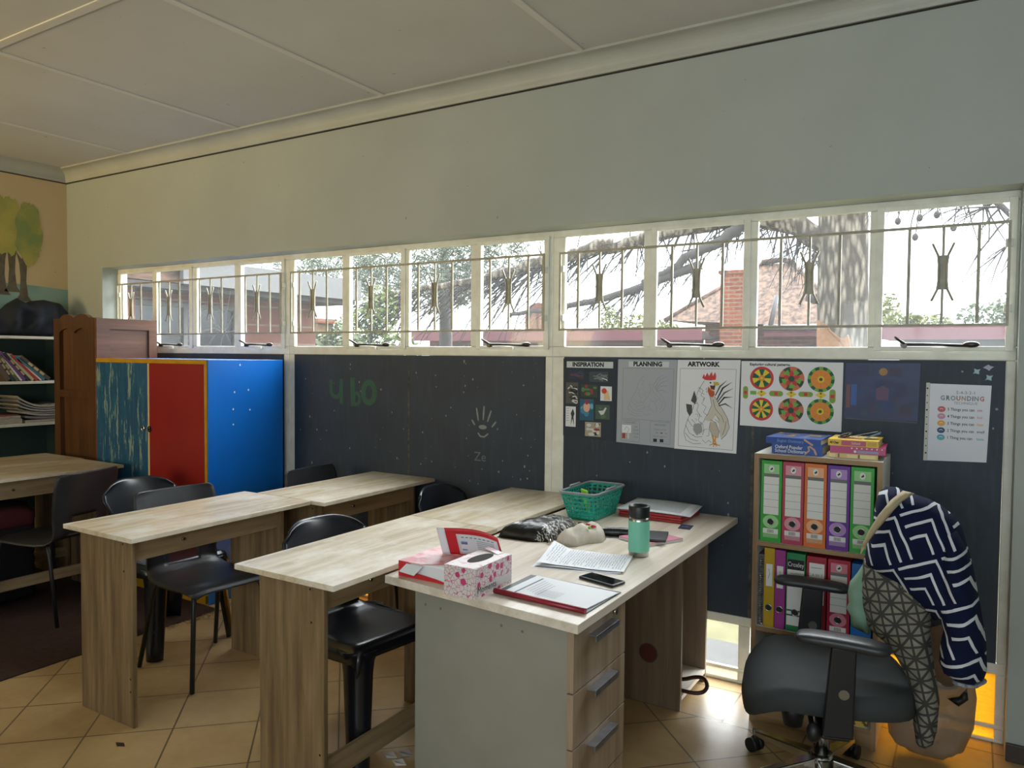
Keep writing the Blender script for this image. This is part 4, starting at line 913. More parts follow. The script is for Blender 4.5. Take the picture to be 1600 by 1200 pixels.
def tp2(m, T, w, d):
    m.disc((w*.27, d*.12), .026, T, gold_m, 24); m.text('FREE', .012, (w*.27, d*.15), lambda a, b_: T(a, b_)+Vector((0, 0, .0005)), ink_m, fat=.02); m.text('CD', .012, (w*.27, d*.06), lambda a, b_: T(a, b_)+Vector((0, 0, .0005)), ink_m, fat=.02)
    V = lambda a, b_: T(-b_, a)
    m.text('Study', .05, (-.01, .03), V, gold_m, fat=.01); m.text('Dictionary', .036, (-.005, -.03), V, silver_m, fat=.01); m.text('Essential', .022, (-.02, .075), V, lt_blue)
    m.poly([T(-w*.47, d*.2), T(-w*.40, d*.2), T(-w*.40, d*.48), T(-w*.47, d*.48)], gold_m)
flat_book('blue school dictionary at the bottom of the left stack on the bookcase', -.672, -.483, 3.085, 3.30, 1.0732, 1.112, blue_c, sp1)
flat_book('blue dictionary with a gold seal on top of the left stack on the bookcase', -.690, -.484, 3.075, 3.30, 1.1122, 1.138, blue_c, sp2, tp2, math.radians(-2))
pink_c = mat('cover_pink', '#b5386d', .4); yel_c = mat('cover_yellow', '#dcb83f', .45); crm_c = mat('cover_cream', '#d8c27c', .5)
def s3(m, T, w, h):
    for a, b_ in ((-.45, -.33), (-.10, .10), (.16, .45)): m.poly([T(w*a, h*.15), T(w*b_, h*.15), T(w*b_, h*.85), T(w*a, h*.85)], mat('cover_straw', '#e6d79b', .5))
    for a in (-.28, .12): m.poly([T(w*a, h*.1), T(w*(a+.03), h*.1), T(w*(a+.03), h*.9), T(w*a, h*.9)], mat('cover_plum', '#6b4a52', .5))
def s4(m, T, w, h):
    for k in range(7): m.disc((-w*.1+k*w*.09, h*.78), .003, T, paper_m, 8)
    m.disc((-w*.04, h*.35), .005, T, paper_m, 12); m.poly([T(w*.0, h*.15), T(w*.38, h*.15), T(w*.38, h*.5), T(w*.0, h*.5)], mat('cover_grey_blue', '#8f8fa8', .5))
def s5(m, T, w, h):
    m.text('All Clear', .013, (-w*.37, h*.5), T, ink_m, fat=.03, sx=.7); m.poly([T(-w*.23, h*.12), T(w*.26, h*.12), T(w*.26, h*.88), T(-w*.23, h*.88)], mat('cover_rose', '#b9506a', .45)); m.text('School', .014, (w*.06, h*.5), lambda a, b_: T(a, b_)+Vector((0, -.0005, 0)), paper_m, sx=.8)
    for k in range(6): m.poly([T(w*(.29+.03*k), h*.2), T(w*(.305+.03*k), h*.2), T(w*(.305+.03*k), h*.8), T(w*(.29+.03*k), h*.8)], mat('cover_ochre', '#b98b2f', .5))
def t5(m, T, w, d):
    m.poly([T(-w*.3, -d*.3), T(w*.15, -d*.3), T(w*.12, -d*.12), T(-w*.1, 0), T(-w*.27, -d*.1)], mat('cover_brick', '#a8543c', .5))
flat_book('cream book at the bottom of the right stack on the bookcase', -.468, -.292, 3.09, 3.28, 1.0732, 1.091, crm_c, s3)
flat_book('pink book in the middle of the right stack on the bookcase', -.462, -.272, 3.085, 3.29, 1.0912, 1.119, pink_c, s4, None, math.radians(3))
flat_book('yellow book with a pink spine block on top of the right stack on the bookcase', -.464, -.290, 3.08, 3.27, 1.1192, 1.144, yel_c, s5, t5)
s = thing('scissors', 'dark handled scissors lying on the yellow book', 'scissors', (-.39, 3.17, 1.145))
m = MB(); hm = mat('scissor_handle', '#2d2427', .4)
for dy in (0, .028): m.tube([(-.415+.021*math.cos(a), 3.15+dy+.013*math.sin(a), 1.1525+.008*math.sin(a+1)) for a in [2*PI*i/16 for i in range(16)]], .0038, hm, 6, closed=True)
m.obj('handle', s, world=True)
for dy, dz in ((0, 0), (.012, .012)):
    m = MB(); m.hexa([(-.395, 3.155+dy, 1.148), (-.395, 3.165+dy, 1.148), (-.30, 3.16+dy*.2, 1.150+dz*2)], [(-.395, 3.155+dy, 1.150), (-.395, 3.165+dy, 1.150), (-.30, 3.16+dy*.2, 1.152+dz*2)], chrome_m); m.obj('blade', s, world=True)
m = MB(); m.hexa([(-.345, 3.13, 1.1445), (-.292, 3.15, 1.165), (-.292, 3.19, 1.165), (-.345, 3.18, 1.1445)], [(-.345, 3.13, 1.1465), (-.292, 3.15, 1.172), (-.292, 3.19, 1.172), (-.345, 3.18, 1.1465)], mat('grey_blue_pouch', '#6f8b9b', .4)); tag(m.obj('bookmark'), 'grey blue card tilted up beside the scissors on the yellow book', 'card')

# ------------------------------------------------------------------ posters pinned to the right chalkboard
PY = BY-.0006
card_w = mat('poster_white_card', '#dcdde0', .7); card_g = mat('poster_grey_card', '#a3a7ad', .7); card_n = mat('poster_navy_card', '#1d2937', .6); pencil_m = mat('pencil_line', '#6f7278', .8); line_m = mat('fine_black_line', '#23262b', .8)
lab_m = mat('title_strip_paper', '#c3cbcd', .7)
def sheet(name, label, cat, pts, m_, group=None):
    t = thing(name, label, cat, (sum(p[0] for p in pts)/4, PY, min(p[1] for p in pts)), 0, group)
    m = MB(); m.hexa([(p[0], PY, p[1]) for p in pts], [(p[0], PY-.0012, p[1]) for p in pts], m_); return t, m
TP = lambda k: XZ(PY, .0012+.0004*k)
def frame2(m, pts, w, T, mm): 
    for i in range(4): m.stroke([pts[i], pts[(i+1) % 4]], w, T, mm)
# navy "INSPIRATION" board
t, m = sheet('poster', 'navy poster headed INSPIRATION with small pictures stuck on it', 'poster', [(-1.741, 1.053), (-1.466, 1.040), (-1.459, 1.435), (-1.744, 1.438)], card_n, 'posters on the right chalkboard'); m.obj('sheet', t, world=True)
m = MB(); m.poly([TP(1)(-1.725, 1.393), TP(1)(-1.475, 1.393), TP(1)(-1.475, 1.424), TP(1)(-1.725, 1.424)], lab_m); m.text('INSPIRATION', .0285, (-1.608, 1.4085), TP(2), ink_m, fat=.05, sx=1.0); m.obj('title_strip', t, world=True)
def pic(t, x0, x1, z0, z1, bg, deco):
    m = MB(); m.poly([TP(1)(x0, z0), TP(1)(x1, z0), TP(1)(x1, z1), TP(1)(x0, z1)], bg); deco(m, x0, x1, z0, z1); m.obj('picture', t, world=True)
cm_ = lambda n_, c, r=.6: mat('print_'+n_, c, r)
def blobs(cols_, n_, sd):
    def f(m, x0, x1, z0, z1):
        r = random.Random(sd)
        for k in range(n_):
            w = (x1-x0)*r.uniform(.08, .22); h = (z1-z0)*r.uniform(.07, .2); m.disc((r.uniform(x0+w, x1-w), r.uniform(z0+h, z1-h)), w, TP(2+.2*k), cm_(*r.choice(cols_)), 9, h)
    return f
def strokes(cols_, n_, sd, w=.006):
    def f(m, x0, x1, z0, z1):
        r = random.Random(sd)
        for k in range(n_):
            a, b_ = r.uniform(x0+.01, x1-.03), r.uniform(z0+.01, z1-.015); m.stroke([(a, b_), (min(a+r.uniform(.01, .03), x1-.004), min(b_+r.uniform(-.012, .012), z1-.004)), (min(a+r.uniform(.03, .05), x1-.004), max(b_+r.uniform(-.02, .01), z0+.004))], w, TP(2+.1*k), cm_(*r.choice(cols_)))
    return f
wht, gry, rd, grn, blu, tanc = ('white', '#c9ccca'), ('grey', '#70767a'), ('red', '#93323a'), ('green', '#4f7a45'), ('cyan', '#3c7f9b'), ('tan', '#b08d63')
pic(t, -1.715, -1.63, 1.335, 1.385, cm_('night', '#232f45'), strokes([('dimred', '#6b3a45'), ('dimblue', '#33435f')], 7, 1, .004))
pic(t, -1.60, -1.50, 1.325, 1.375, cm_('hall', '#39424f'), strokes([wht, gry], 9, 2, .005))
pic(t, -1.728, -1.66, 1.215, 1.32, cm_('feathers', '#4f4f4c'), strokes([wht, wht, ('black', '#141414')], 15, 3, .006))
pic(t, -1.645, -1.555, 1.250, 1.312, cm_('hens', '#2f3f3a'), blobs([rd, rd, grn, ('pale', '#b7a590')], 9, 4))
pic(t, -1.54, -1.48, 1.235, 1.305, card_w, lambda m, x0, x1, z0, z1: (m.poly([TP(2)(x0+.02, z0+.004), TP(2)(x1-.006, z0+.004), TP(2)(x1-.02, z1-.02), TP(2)(x0+.02, z1-.02)], cm_('buff', '#d8b98a')), m.disc((x0+.02, z1-.022), .014, TP(3), cm_('comb', '#c4452f'), 10)))
pic(t, -1.65, -1.575, 1.135, 1.24, cm_('teal_art', '#1f5670'), lambda m, *a: (blobs([blu, ('azure', '#5aa7bd')], 6, 6)(m, *a), m.disc((-1.612, 1.20), .018, TP(4), cm_('face', '#d8a58c'), 12, .024), m.disc((-1.612, 1.226), .010, TP(4.2), cm_('hat', '#8a3350'), 8, .014)))
pic(t, -1.565, -1.49, 1.145, 1.215, cm_('meadow', '#41564c'), lambda m, *a: (blobs([('moss', '#4f6a50')], 6, 7)(m, *a), m.poly([TP(4)(-1.55, 1.185), TP(4)(-1.535, 1.165), TP(4)(-1.52, 1.17), TP(4)(-1.505, 1.2), TP(4)(-1.512, 1.203), TP(4)(-1.525, 1.187)], cm_(*wht))))
pic(t, -1.728, -1.672, 1.10, 1.20, card_w, lambda m, *a: (m.poly([TP(2)(-1.70, 1.105), TP(2)(-1.695, 1.15), TP(2)(-1.70, 1.165), TP(2)(-1.688, 1.19), TP(2)(-1.678, 1.165), TP(2)(-1.684, 1.15), TP(2)(-1.68, 1.105), TP(2)(-1.69, 1.14)], cm_('figure', '#2f3236')), [m.stroke([(-1.724, 1.19-.012*k), (-1.709, 1.19-.012*k)], .002, TP(2), pencil_m) for k in range(6)]))
pic(t, -1.62, -1.535, 1.058, 1.128, cm_('yard', '#a59a84'), blobs([wht, ('dark', '#30302e'), ('dark', '#30302e'), rd], 11, 9))
# grey "PLANNING" sheet with a faint pencil rooster
ROO = dict(comb=[(.42, .905), (.45, .96), (.47, .92), (.51, .975), (.54, .93), (.59, .99), (.61, .93), (.65, .985), (.67, .93), (.66, .885), (.56, .875), (.47, .88)],
    lines=[[(.46, .87), (.40, .80), (.34, .72), (.30, .62), (.26, .50), (.20, .42), (.14, .30), (.10, .18), (.14, .08), (.28, .04), (.42, .05)], [(.55, .70), (.66, .66), (.74, .56), (.80, .50), (.88, .40), (.92, .28), (.86, .18), (.78, .12)],
           [(.56, .68), (.60, .56), (.54, .45), (.48, .38), (.46, .33)], [(.58, .33), (.56, .26), (.62, .16), (.72, .14), (.74, .22), (.68, .33), (.58, .37)], [(.62, .63), (.66, .52), (.70, .48)], [(.70, .48), (.78, .42), (.82, .34)],
           [(.66, .44), (.74, .38), (.73, .33), (.66, .38)], [(.30, .62), (.36, .55), (.33, .48), (.39, .42), (.36, .35), (.44, .30)], [(.38, .78), (.44, .74), (.40, .68), (.47, .64), (.42, .57), (.50, .53), (.45, .46), (.52, .42)],
           [(.16, .36), (.24, .28), (.34, .24), (.42, .27)], [(.13, .28), (.20, .18), (.32, .13), (.44, .14)], [(.12, .18), (.22, .10), (.36, .08)], [(.24, .36), (.32, .30), (.44, .33), (.46, .22), (.34, .16), (.27, .24)],
           [(.44, .16), (.48, .24), (.56, .24), (.56, .16), (.52, .15)], [(.86, .36), (.84, .26), (.80, .18)], [(.44, .10), (.50, .06), (.56, .10), (.60, .07)]],
    tail=[[(.66, .68), (.74, .80), (.86, .88)], [(.69, .63), (.79, .78), (.95, .86)], [(.70, .60), (.82, .72), (.97, .78)], [(.72, .57), (.82, .66), (.96, .67)], [(.72, .55), (.84, .58), (.96, .53)]])
def rooster(m, x0, x1, z0, z1, ink, colour):
    P = lambda p: (x0+(x1-x0)*p[0], z0+(z1-z0)*p[1]); T = TP(2)
    w = .0016 if colour else .0011
    if colour:
        body = [(.46, .87), (.40, .80), (.36, .70), (.38, .58), (.48, .40), (.58, .36), (.70, .48), (.78, .42), (.80, .50), (.74, .56), (.66, .66), (.55, .70)]
        m.poly([TP(1.4)(*P(p)) for p in [(.56, .68), (.66, .66), (.74, .56), (.80, .50), (.90, .38), (.92, .28), (.86, .18), (.78, .12), (.74, .22), (.73, .33), (.68, .44), (.60, .34), (.48, .36), (.54, .45), (.60, .56)]], mat('print_buff_feather', '#c9c2b5', .7))
        m.poly([TP(1.5)(*P(p)) for p in [(.58, .34), (.56, .26), (.62, .16), (.72, .14), (.74, .22), (.68, .34)]], mat('print_leg_feather', '#bcb2a2', .7))
    for L in ROO['lines']: m.stroke([P(p) for p in L], w, T, ink)
    for i, L in enumerate(ROO['tail']): m.stroke([P(p) for p in L], [.003*(1.6 if colour else .5), .006*(1.2 if colour else .3), .001], T, mat('print_tail_grey', '#5d5a56', .7) if colour and i % 2 == 0 else ink)
    if colour:
        m.poly([TP(2.4)(*P(p)) for p in ROO['comb']], mat('print_comb_red', '#c43a34', .6))
        m.poly([TP(2.2)(*P(p)) for p in [(.48, .87), (.56, .88), (.63, .86), (.62, .80), (.54, .80), (.49, .83)]], card_w); m.disc(P((.57, .845)), .004, TP(2.8), ink, 10)
        m.poly([TP(2.6)(*P(p)) for p in [(.62, .86), (.71, .855), (.735, .82), (.70, .81), (.63, .81)]], mat('print_beak', '#b7ad3c', .6)); m.poly([TP(2.6)(*P(p)) for p in [(.56, .81), (.66, .81), (.64, .75), (.58, .77)]], mat('print_mouth', '#5a2a1e', .6))
        m.poly([TP(2.5)(*P(p)) for p in [(.53, .79), (.58, .77), (.64, .74), (.65, .69), (.60, .655), (.55, .68), (.52, .74)]], mat('print_wattle', '#b5502f', .6)); m.stroke([P((.53, .80)), P((.58, .755)), P((.65, .735))], .003, TP(2.9), mat('print_yellow', '#d9a93a', .6))
        m.poly([TP(2.5)(*P(p)) for p in [(.22, .60), (.28, .74), (.33, .62), (.30, .56)]], mat('print_dark_feather', '#4a4c4f', .7)); m.poly([TP(2.5)(*P(p)) for p in [(.13, .56), (.24, .55), (.25, .45), (.20, .40), (.15, .46)]], mat('print_dark_feather', '#4a4c4f', .7)); m.poly([TP(2.6)(*P(p)) for p in [(.28, .30), (.42, .31), (.44, .22), (.34, .15), (.27, .22)]], mat('print_bowl', '#9a9b98', .7))
        leg = mat('print_leg_orange', '#d4932f', .6)
        m.stroke([P((.62, .17)), P((.645, .10)), P((.64, .055))], .007, TP(3), leg); m.stroke([P((.68, .16)), P((.67, .10)), P((.69, .05))], .007, TP(3), leg)
        for tx in ((.57, .035), (.64, .02), (.71, .03), (.76, .04)): m.stroke([P((.66, .06)), P(tx)], .004, TP(3.1), leg)
        r = random.Random(5)
        for k in range(16): a = (r.uniform(.30, .52), r.uniform(.10, .80)); m.stroke([P(a), P((a[0]+r.uniform(-.05, .05), a[1]+r.uniform(-.03, .03))), P((a[0]+r.uniform(-.06, .06), a[1]+r.uniform(-.04, .04)))], .0014, TP(2.2), ink)
t, m = sheet('poster', 'grey poster headed PLANNING with a faint pencil sketch of a rooster', 'poster', [(-1.453, 1.040), (-1.166, 1.031), (-1.157, 1.437), (-1.449, 1.437)], card_g, 'posters on the right chalkboard')
frame2(m, [(-1.425, 1.155), (-1.18, 1.152), (-1.172, 1.395), (-1.423, 1.395)], .0012, TP(1), pencil_m); rooster(m, -1.42, -1.19, 1.16, 1.395, mat('faint_pencil', '#80858b', .8), False)
for xa, xb in ((-1.428, -1.335), (-1.283, -1.185)): frame2(m, [(xa, 1.05), (xb, 1.046), (xb, 1.146), (xa, 1.148)], .0011, TP(1), pencil_m)
m.text('COLOURS', .013, (-1.385, 1.137), TP(1), pencil_m); m.text('MEDIUMS', .013, (-1.235, 1.133), TP(1), pencil_m)
for k, wd in enumerate(('Red', 'Brown', 'Orange', 'Grey')): m.text(wd, .010, (-1.353, 1.118-.016*k), TP(1), pencil_m)
m.poly([TP(1)(-1.425, 1.087), TP(1)(-1.378, 1.087), TP(1)(-1.378, 1.125), TP(1)(-1.425, 1.125)], card_w); m.stroke([(-1.412, 1.10), (-1.40, 1.117), (-1.388, 1.105), (-1.397, 1.09)], .0014, TP(2), line_m)
for k, (a, c_) in enumerate(((0, '#a8433d'), (.008, '#8c3a34'), (.018, '#b59b84'), (.028, '#c8cbc9'))): m.poly([TP(1)(-1.424+a, 1.06), TP(1)(-1.416+a, 1.06), TP(1)(-1.416+a, 1.085), TP(1)(-1.424+a, 1.085)], mat('swatch_'+c_[1:], c_, .7))
m.text('Colour pencils', .010, (-1.235, 1.112), TP(1), pencil_m)
for k, c_ in enumerate(('#a5765a', '#3c3a38', '#b08660')): m.stroke([(-1.255+.022*k, 1.096), (-1.243+.022*k, 1.096)], .004, TP(1), mat('swatch_'+c_[1:], c_, .7))
m.text('Acrylic pigment', .010, (-1.235, 1.08), TP(1), pencil_m)
for k in range(2): m.poly([TP(1)(-1.267+.032*k, 1.053), TP(1)(-1.249+.032*k, 1.053), TP(1)(-1.249+.032*k, 1.068), TP(1)(-1.267+.032*k, 1.068)], line_m)
m.obj('sheet', t, world=True)
m = MB(); m.poly([TP(1)(-1.395, 1.402), TP(1)(-1.197, 1.402), TP(1)(-1.195, 1.428), TP(1)(-1.395, 1.428)], lab_m); m.text('PLANNING', .0285, (-1.30, 1.415), TP(2), ink_m, fat=.05); m.obj('title_strip', t, world=True)
t, m = sheet('poster', 'white poster headed ARTWORK with a rooster drawing with a red comb', 'poster', [(-1.165, 1.029), (-.881, 1.026), (-.870, 1.439), (-1.155, 1.437)], card_w, 'posters on the right chalkboard')
frame2(m, [(-1.146, 1.043), (-.897, 1.040), (-.888, 1.398), (-1.142, 1.398)], .0012, TP(1), line_m); rooster(m, -1.145, -.893, 1.043, 1.39, line_m, True); m.obj('sheet', t, world=True)
m = MB(); m.text('ARTWORK', .0285, (-1.035, 1.418), TP(1), ink_m, fat=.05); m.obj('title_lettering', t, world=True)
# white poster with six patterned circles
t, m = sheet('poster', 'white poster with six round red, green and orange patterns', 'poster', [(-.868, 1.153), (-.455, 1.147), (-.453, 1.433), (-.866, 1.435)], card_w, 'posters on the right chalkboard'); m.text('Exploring cultural patterns.', .0155, (-.745, 1.421), TP(1), ink_m, fat=.035); m.obj('sheet', t, world=True)
RED, GRN, DGR, YEL, ORG, BRN = [mat('felt_'+n_, c_, .65) for n_, c_ in (('red', '#c23b3d'), ('green', '#6fa544'), ('dark_green', '#165c44'), ('yellow', '#d8c53a'), ('orange', '#da8a3a'), ('brown', '#5a4230'))]
def wedge(m, c, r0, r1, a0, a1, T, mm, k=6):
    m.poly([T(c[0]+r1*math.cos(a0+(a1-a0)*i/k), c[1]+r1*math.sin(a0+(a1-a0)*i/k)) for i in range(k+1)]+[T(c[0]+r0*math.cos(a1-(a1-a0)*i/k), c[1]+r0*math.sin(a1-(a1-a0)*i/k)) for i in range(k+1)], mm)
for row, cz in enumerate((1.362, 1.228)):
    for col, cx in enumerate((-.778, -.655, -.538)):
        m = MB(); c_ = (cx, cz); R_ = .050
        if col == 0:
            m.disc(c_, R_, TP(1), RED, 32); n_ = 10+4*row
            for k in range(n_): wedge(m, c_, .012, .039, 2*PI*k/n_, 2*PI*(k+1)/n_, TP(2), YEL if k % 2 else DGR)
            m.disc(c_, .013, TP(3), ORG, 16); m.disc(c_, .005, TP(4), YEL, 10)
        elif col == 1:
            m.disc(c_, R_+.002, TP(1), mat('felt_salmon', '#c66f55', .65), 32)
            for k in range(5):
                a = 2*PI*k/5+PI/2; wedge(m, c_, .028, .051, a+.15, a+.75, TP(2), mat('felt_forest', '#2f4a38', .65)); wedge(m, c_, .02, .040, a+.35, a+1.0, TP(2.5), GRN)
                m.poly([TP(3)(c_[0]+r_*math.cos(a+d), c_[1]+r_*math.sin(a+d)) for r_, d in ((.010, -.6), (.024, -.42), (.037, 0), (.024, .42), (.010, .6))], RED)
            m.disc(c_, .013, TP(4), mat('felt_forest', '#2f4a38', .65), 14)
        else:
            m.disc(c_, R_+.003, TP(1), DGR, 32)
            for k in range(9): wedge(m, c_, .036, .0525, 2*PI*k/9, 2*PI*(k+.5)/9, TP(2), GRN)
            m.disc(c_, .040, TP(3), ORG, 28)
            for k in range(8): m.stroke([(cx+.014*math.cos(2*PI*k/8), cz+.014*math.sin(2*PI*k/8)), (cx+.038*math.cos(2*PI*k/8), cz+.038*math.sin(2*PI*k/8))], .0008, TP(3.5), mat('felt_rust', '#b5622a', .65))
            m.disc(c_, .014, TP(4), YEL, 16); m.disc(c_, .007, TP(5), BRN, 12)
        m.obj('circle_pattern', t, world=True)
m = MB()
def pill(x, z, w, h):
    V = w < h; m.poly([TP(1)(x+(w/2-min(w, h)/2)*math.copysign(1, math.cos(a))*(not V)+min(w, h)/2*math.cos(a), z+(h/2-min(w, h)/2)*math.copysign(1, math.sin(a))*V+min(w, h)/2*math.sin(a)) for a in [2*PI*(i+.5)/24 for i in range(24)]], mat('felt_olive', '#9a9a4a', .65))
    for k in (-1, 0, 1): s_ = .26; dx, dz = (0, k*h*.28) if V else (k*w*.28, 0); a, b_ = (w*.32, h*.12) if V else (w*.12, h*.32); m.poly([TP(2)(x+dx-a, z+dz-b_), TP(2)(x+dx+a, z+dz-b_), TP(2)(x+dx+a, z+dz+b_), TP(2)(x+dx-a, z+dz+b_)], RED if k == 0 else GRN)
for a in ((-.846, 1.298, .022, .055), (-.717, 1.297, .058, .024), (-.597, 1.298, .058, .022), (-.492, 1.293, .024, .058)): pill(*a)
m.poly([TP(1)(-.826, 1.290), TP(1)(-.800, 1.290), TP(1)(-.800, 1.306), TP(1)(-.826, 1.306)], GRN)
for cx in (-.778, -.655, -.537):
    m.poly([TP(1)(cx-.022, 1.297), TP(1)(cx, 1.281), TP(1)(cx+.022, 1.297), TP(1)(cx, 1.313)], YEL); m.disc((cx, 1.303), .004, TP(2), BRN, 8); m.disc((cx, 1.289), .004, TP(2), ORG, 8)
m.obj('border_pattern', t, world=True)
# dark blue patchwork picture
t, m = sheet('poster', 'dark blue poster with dim coloured patches and an orange moon', 'poster', [(-.446, 1.208), (-.179, 1.205), (-.174, 1.434), (-.444, 1.432)], mat('night_blue_print', '#1c2a52', .45, c2='#25325e', ns=14), 'posters on the right chalkboard')
r = random.Random(8)
for k in range(26):
    x, z = r.uniform(-.435, -.22), r.uniform(1.215, 1.39); w_, h_ = r.uniform(.015, .05), r.uniform(.015, .05); m.poly([TP(.3+.02*k)(x, z), TP(.3+.02*k)(min(x+w_, -.184), z+r.uniform(-.004, .004)), TP(.3+.02*k)(min(x+w_, -.184), min(z+h_, 1.425)), TP(.3+.02*k)(x, min(z+h_, 1.425))], mat('night_%d' % (k % 6), ('#22335f', '#2a2f57', '#333057', '#283a55', '#3a3350', '#20386a')[k % 6], .5))
m.poly([TP(1)(-.44, 1.25), TP(1)(-.425, 1.25), TP(1)(-.425, 1.345), TP(1)(-.44, 1.345)], mat('night_rust', '#6b4648', .5)); m.poly([TP(1)(-.422, 1.26), TP(1)(-.40, 1.26), TP(1)(-.40, 1.345), TP(1)(-.422, 1.345)], mat('night_sky_blue', '#33569a', .5))
m.poly([TP(1)(-.33, 1.285), TP(1)(-.285, 1.285), TP(1)(-.282, 1.33), TP(1)(-.305, 1.342), TP(1)(-.33, 1.33)], mat('night_mauve', '#5b4262', .5)); m.disc((-.305, 1.398), .0155, TP(1.2), mat('moon_orange', '#9c7746', .5), 18)
m.obj('sheet', t, world=True)
m = MB(); m.stroke([(-.44, 1.206), (-.33, 1.203), (-.18, 1.200)], .003, TP(1), mat('torn_tape', '#5c666c', .6)); m.obj('tape', t, world=True)
# grounding technique sheet in a punched plastic sleeve
t = thing('poster', 'white punched pocket sheet headed GROUNDING TECHNIQUE with five coloured icons', 'poster', (-.045, PY, 1.055), 0, 'posters on the right chalkboard')
m = MB(); sq = [(-.143, 1.056), (.053, 1.063), (.062, 1.353), (-.140, 1.356)]; m.hexa([(p[0], PY, p[1]) for p in sq], [(p[0], PY-.0012, p[1]) for p in sq], mat('sleeve_paper', '#cdced6', .35))
m.text('5-4-3-2-1', .017, (-.02, 1.323), TP(1), pencil_m)
for k, ch in enumerate('GROUNDING'): m.text(ch, .0245, (-.096+.92*(0, .0185, .0375, .0565, .0755, .0945, .1075, .1205, .1400)[k], 1.301), TP(1), mat('print_head_%d' % (k % 5), ('#6f7f90', '#5d6670', '#7b8a92', '#b06a66', '#a88a72')[k % 5], .7), fat=.03, sx=.84)
m.text('TECHNIQUE', .014, (-.02, 1.283), TP(1), mat('print_head_0', '#6f7f90'))
for k, (tx, w_, c_) in enumerate((('5 Things you can ', 'see', '#c9656a'), ('4 Things you can ', 'feel', '#c690a6'), ('3 Things you can ', 'hear', '#dba550'), ('2 Things you can ', 'smell', '#34517a'), ('1 Thing you can ', 'taste', '#4fa5ae'))):
    z = 1.258-.0272*k; cm = mat('icon_'+c_[1:], c_, .6); m.disc((-.099, z), .0135, TP(1), cm, 18, .0115); m.stroke([(-.105, z), (-.099, z+.003), (-.093, z)], .002, TP(2), card_w)
    m.text(tx, .0152, (-.079, z), TP(1), line_m, 'LEFT', .012, .86); m.text(w_, .0145, (.0185, z), TP(1), cm, 'LEFT', .012, .85)
m.obj('sheet', t, world=True)
m = MB(); m.poly([TP(0)(-.156, 1.055), TP(0)(-.1435, 1.055), TP(0)(-.1405, 1.359), TP(0)(-.153, 1.359)], mat('punched_strip', '#b9b9ae', .4))
for k in range(10): m.disc((-.1485, 1.085+.028*k), .0024 if k % 3 else .0034, TP(1), ink_m, 8)
m.obj('punched_edge', t, world=True, solid=.0006)
for (x, z, c_, sh), nm in zip(((.012, 1.405, '#3f6f66', 0), (.050, 1.420, '#4f4865', 1), (.052, 1.382, '#3f736f', 2)), ('shiny green sticker, lowest left of three on the chalkboard corner', 'shiny purple fish sticker, topmost of three on the chalkboard corner', 'shiny teal sticker just above the grounding sheet')):
    m = MB(); pts = [(-.012, -.010), (-.004, -.006), (.010, -.011), (.008, .0), (.014, .010), (.002, .007), (-.008, .012), (-.006, .0)] if sh != 1 else [(-.018, 0), (-.010, .006), (0, .012), (.006, .006), (.018, .004), (.010, -.002), (.002, -.012), (-.006, -.005)]
    m.hexa([(x+a, PY, z+b_) for a, b_ in pts], [(x+a, PY-.0008, z+b_) for a, b_ in pts], mat('sticker_'+c_[1:], c_, .25)); tag(m.obj('sticker'), nm, 'sticker', 'shiny stickers on the chalkboard')
# ------------------------------------------------------------------ things on the teacher's desk (top at ZT)
# torn open ream of paper
t = thing('paper_ream', 'torn open red and white ream of paper at the near left corner of the desk', 'paper', (-1.435, 1.97, ZT))
redw = mat('wrapper_red', '#c3222b', .35); pinkw = mat('wrapper_pink_white', '#e8b9bb', .4, c2='#d9757d', ns=16, lo=.45, hi=.6); whitep = mat('plain_white_paper', '#dfe2e6', .6)
m = MB(); m.box(-1.545, -1.335, 1.858, 2.10, ZT+.0006, ZT+.046, whitep); m.obj('sheets', t, world=True, bevel=.001)
m = MB(); R = lambda pts, mm: m.poly(pts, mm)
m.hexa([(-1.549, 1.854, ZT+.0004), (-1.5455, 1.854, ZT+.0004), (-1.5455, 2.104, ZT+.0004), (-1.549, 2.104, ZT+.0004)], [(-1.549, 1.854, ZT+.049), (-1.5455, 1.854, ZT+.049), (-1.5455, 2.104, ZT+.049), (-1.549, 2.104, ZT+.049)], redw)
m.prism([(-1.549, ZT+.0004), (-1.34, ZT+.0004), (-1.40, ZT+.010), (-1.46, ZT+.016), (-1.50, ZT+.018), (-1.512, ZT+.030), (-1.50, ZT+.046), (-1.549, ZT+.049)], lambda p: (p[0], 1.8535, p[1]), lambda p: (p[0], 1.8575, p[1]), redw)
m.hexa([(-1.549, 1.854, ZT+.0465), (-1.46, 1.854, ZT+.0465), (-1.40, 1.90, ZT+.0465), (-1.36, 2.104, ZT+.0465), (-1.549, 2.104, ZT+.0465)], [(-1.549, 1.854, ZT+.0495), (-1.46, 1.854, ZT+.0495), (-1.40, 1.90, ZT+.0495), (-1.36, 2.104, ZT+.0495), (-1.549, 2.104, ZT+.0495)], pinkw)
m.obj('wrapper', t, world=True)
m = MB(); m.hexa([(-1.53, 1.835, ZT+.020), (-1.47, 1.832, ZT+.016), (-1.45, 1.852, ZT+.042), (-1.515, 1.852, ZT+.042)], [(-1.53, 1.834, ZT+.022), (-1.47, 1.831, ZT+.018), (-1.45, 1.852, ZT+.044), (-1.515, 1.852, ZT+.044)], whitep); m.obj('torn_tab', t, world=True)
m = MB()
def flap(u, v, off=0, r=(0, 1, 0, 1)):
    u = r[0]+(r[1]-r[0])*u; v = r[2]+(r[3]-r[2])*v
    return Vector((-1.478+.045*v*-.5+.205*u+.01*v, 1.995+.05*u*u-.02*v-off+.015*math.sin(u*3), ZT+.05+v*(.088+.012*u-.03*u**4)))
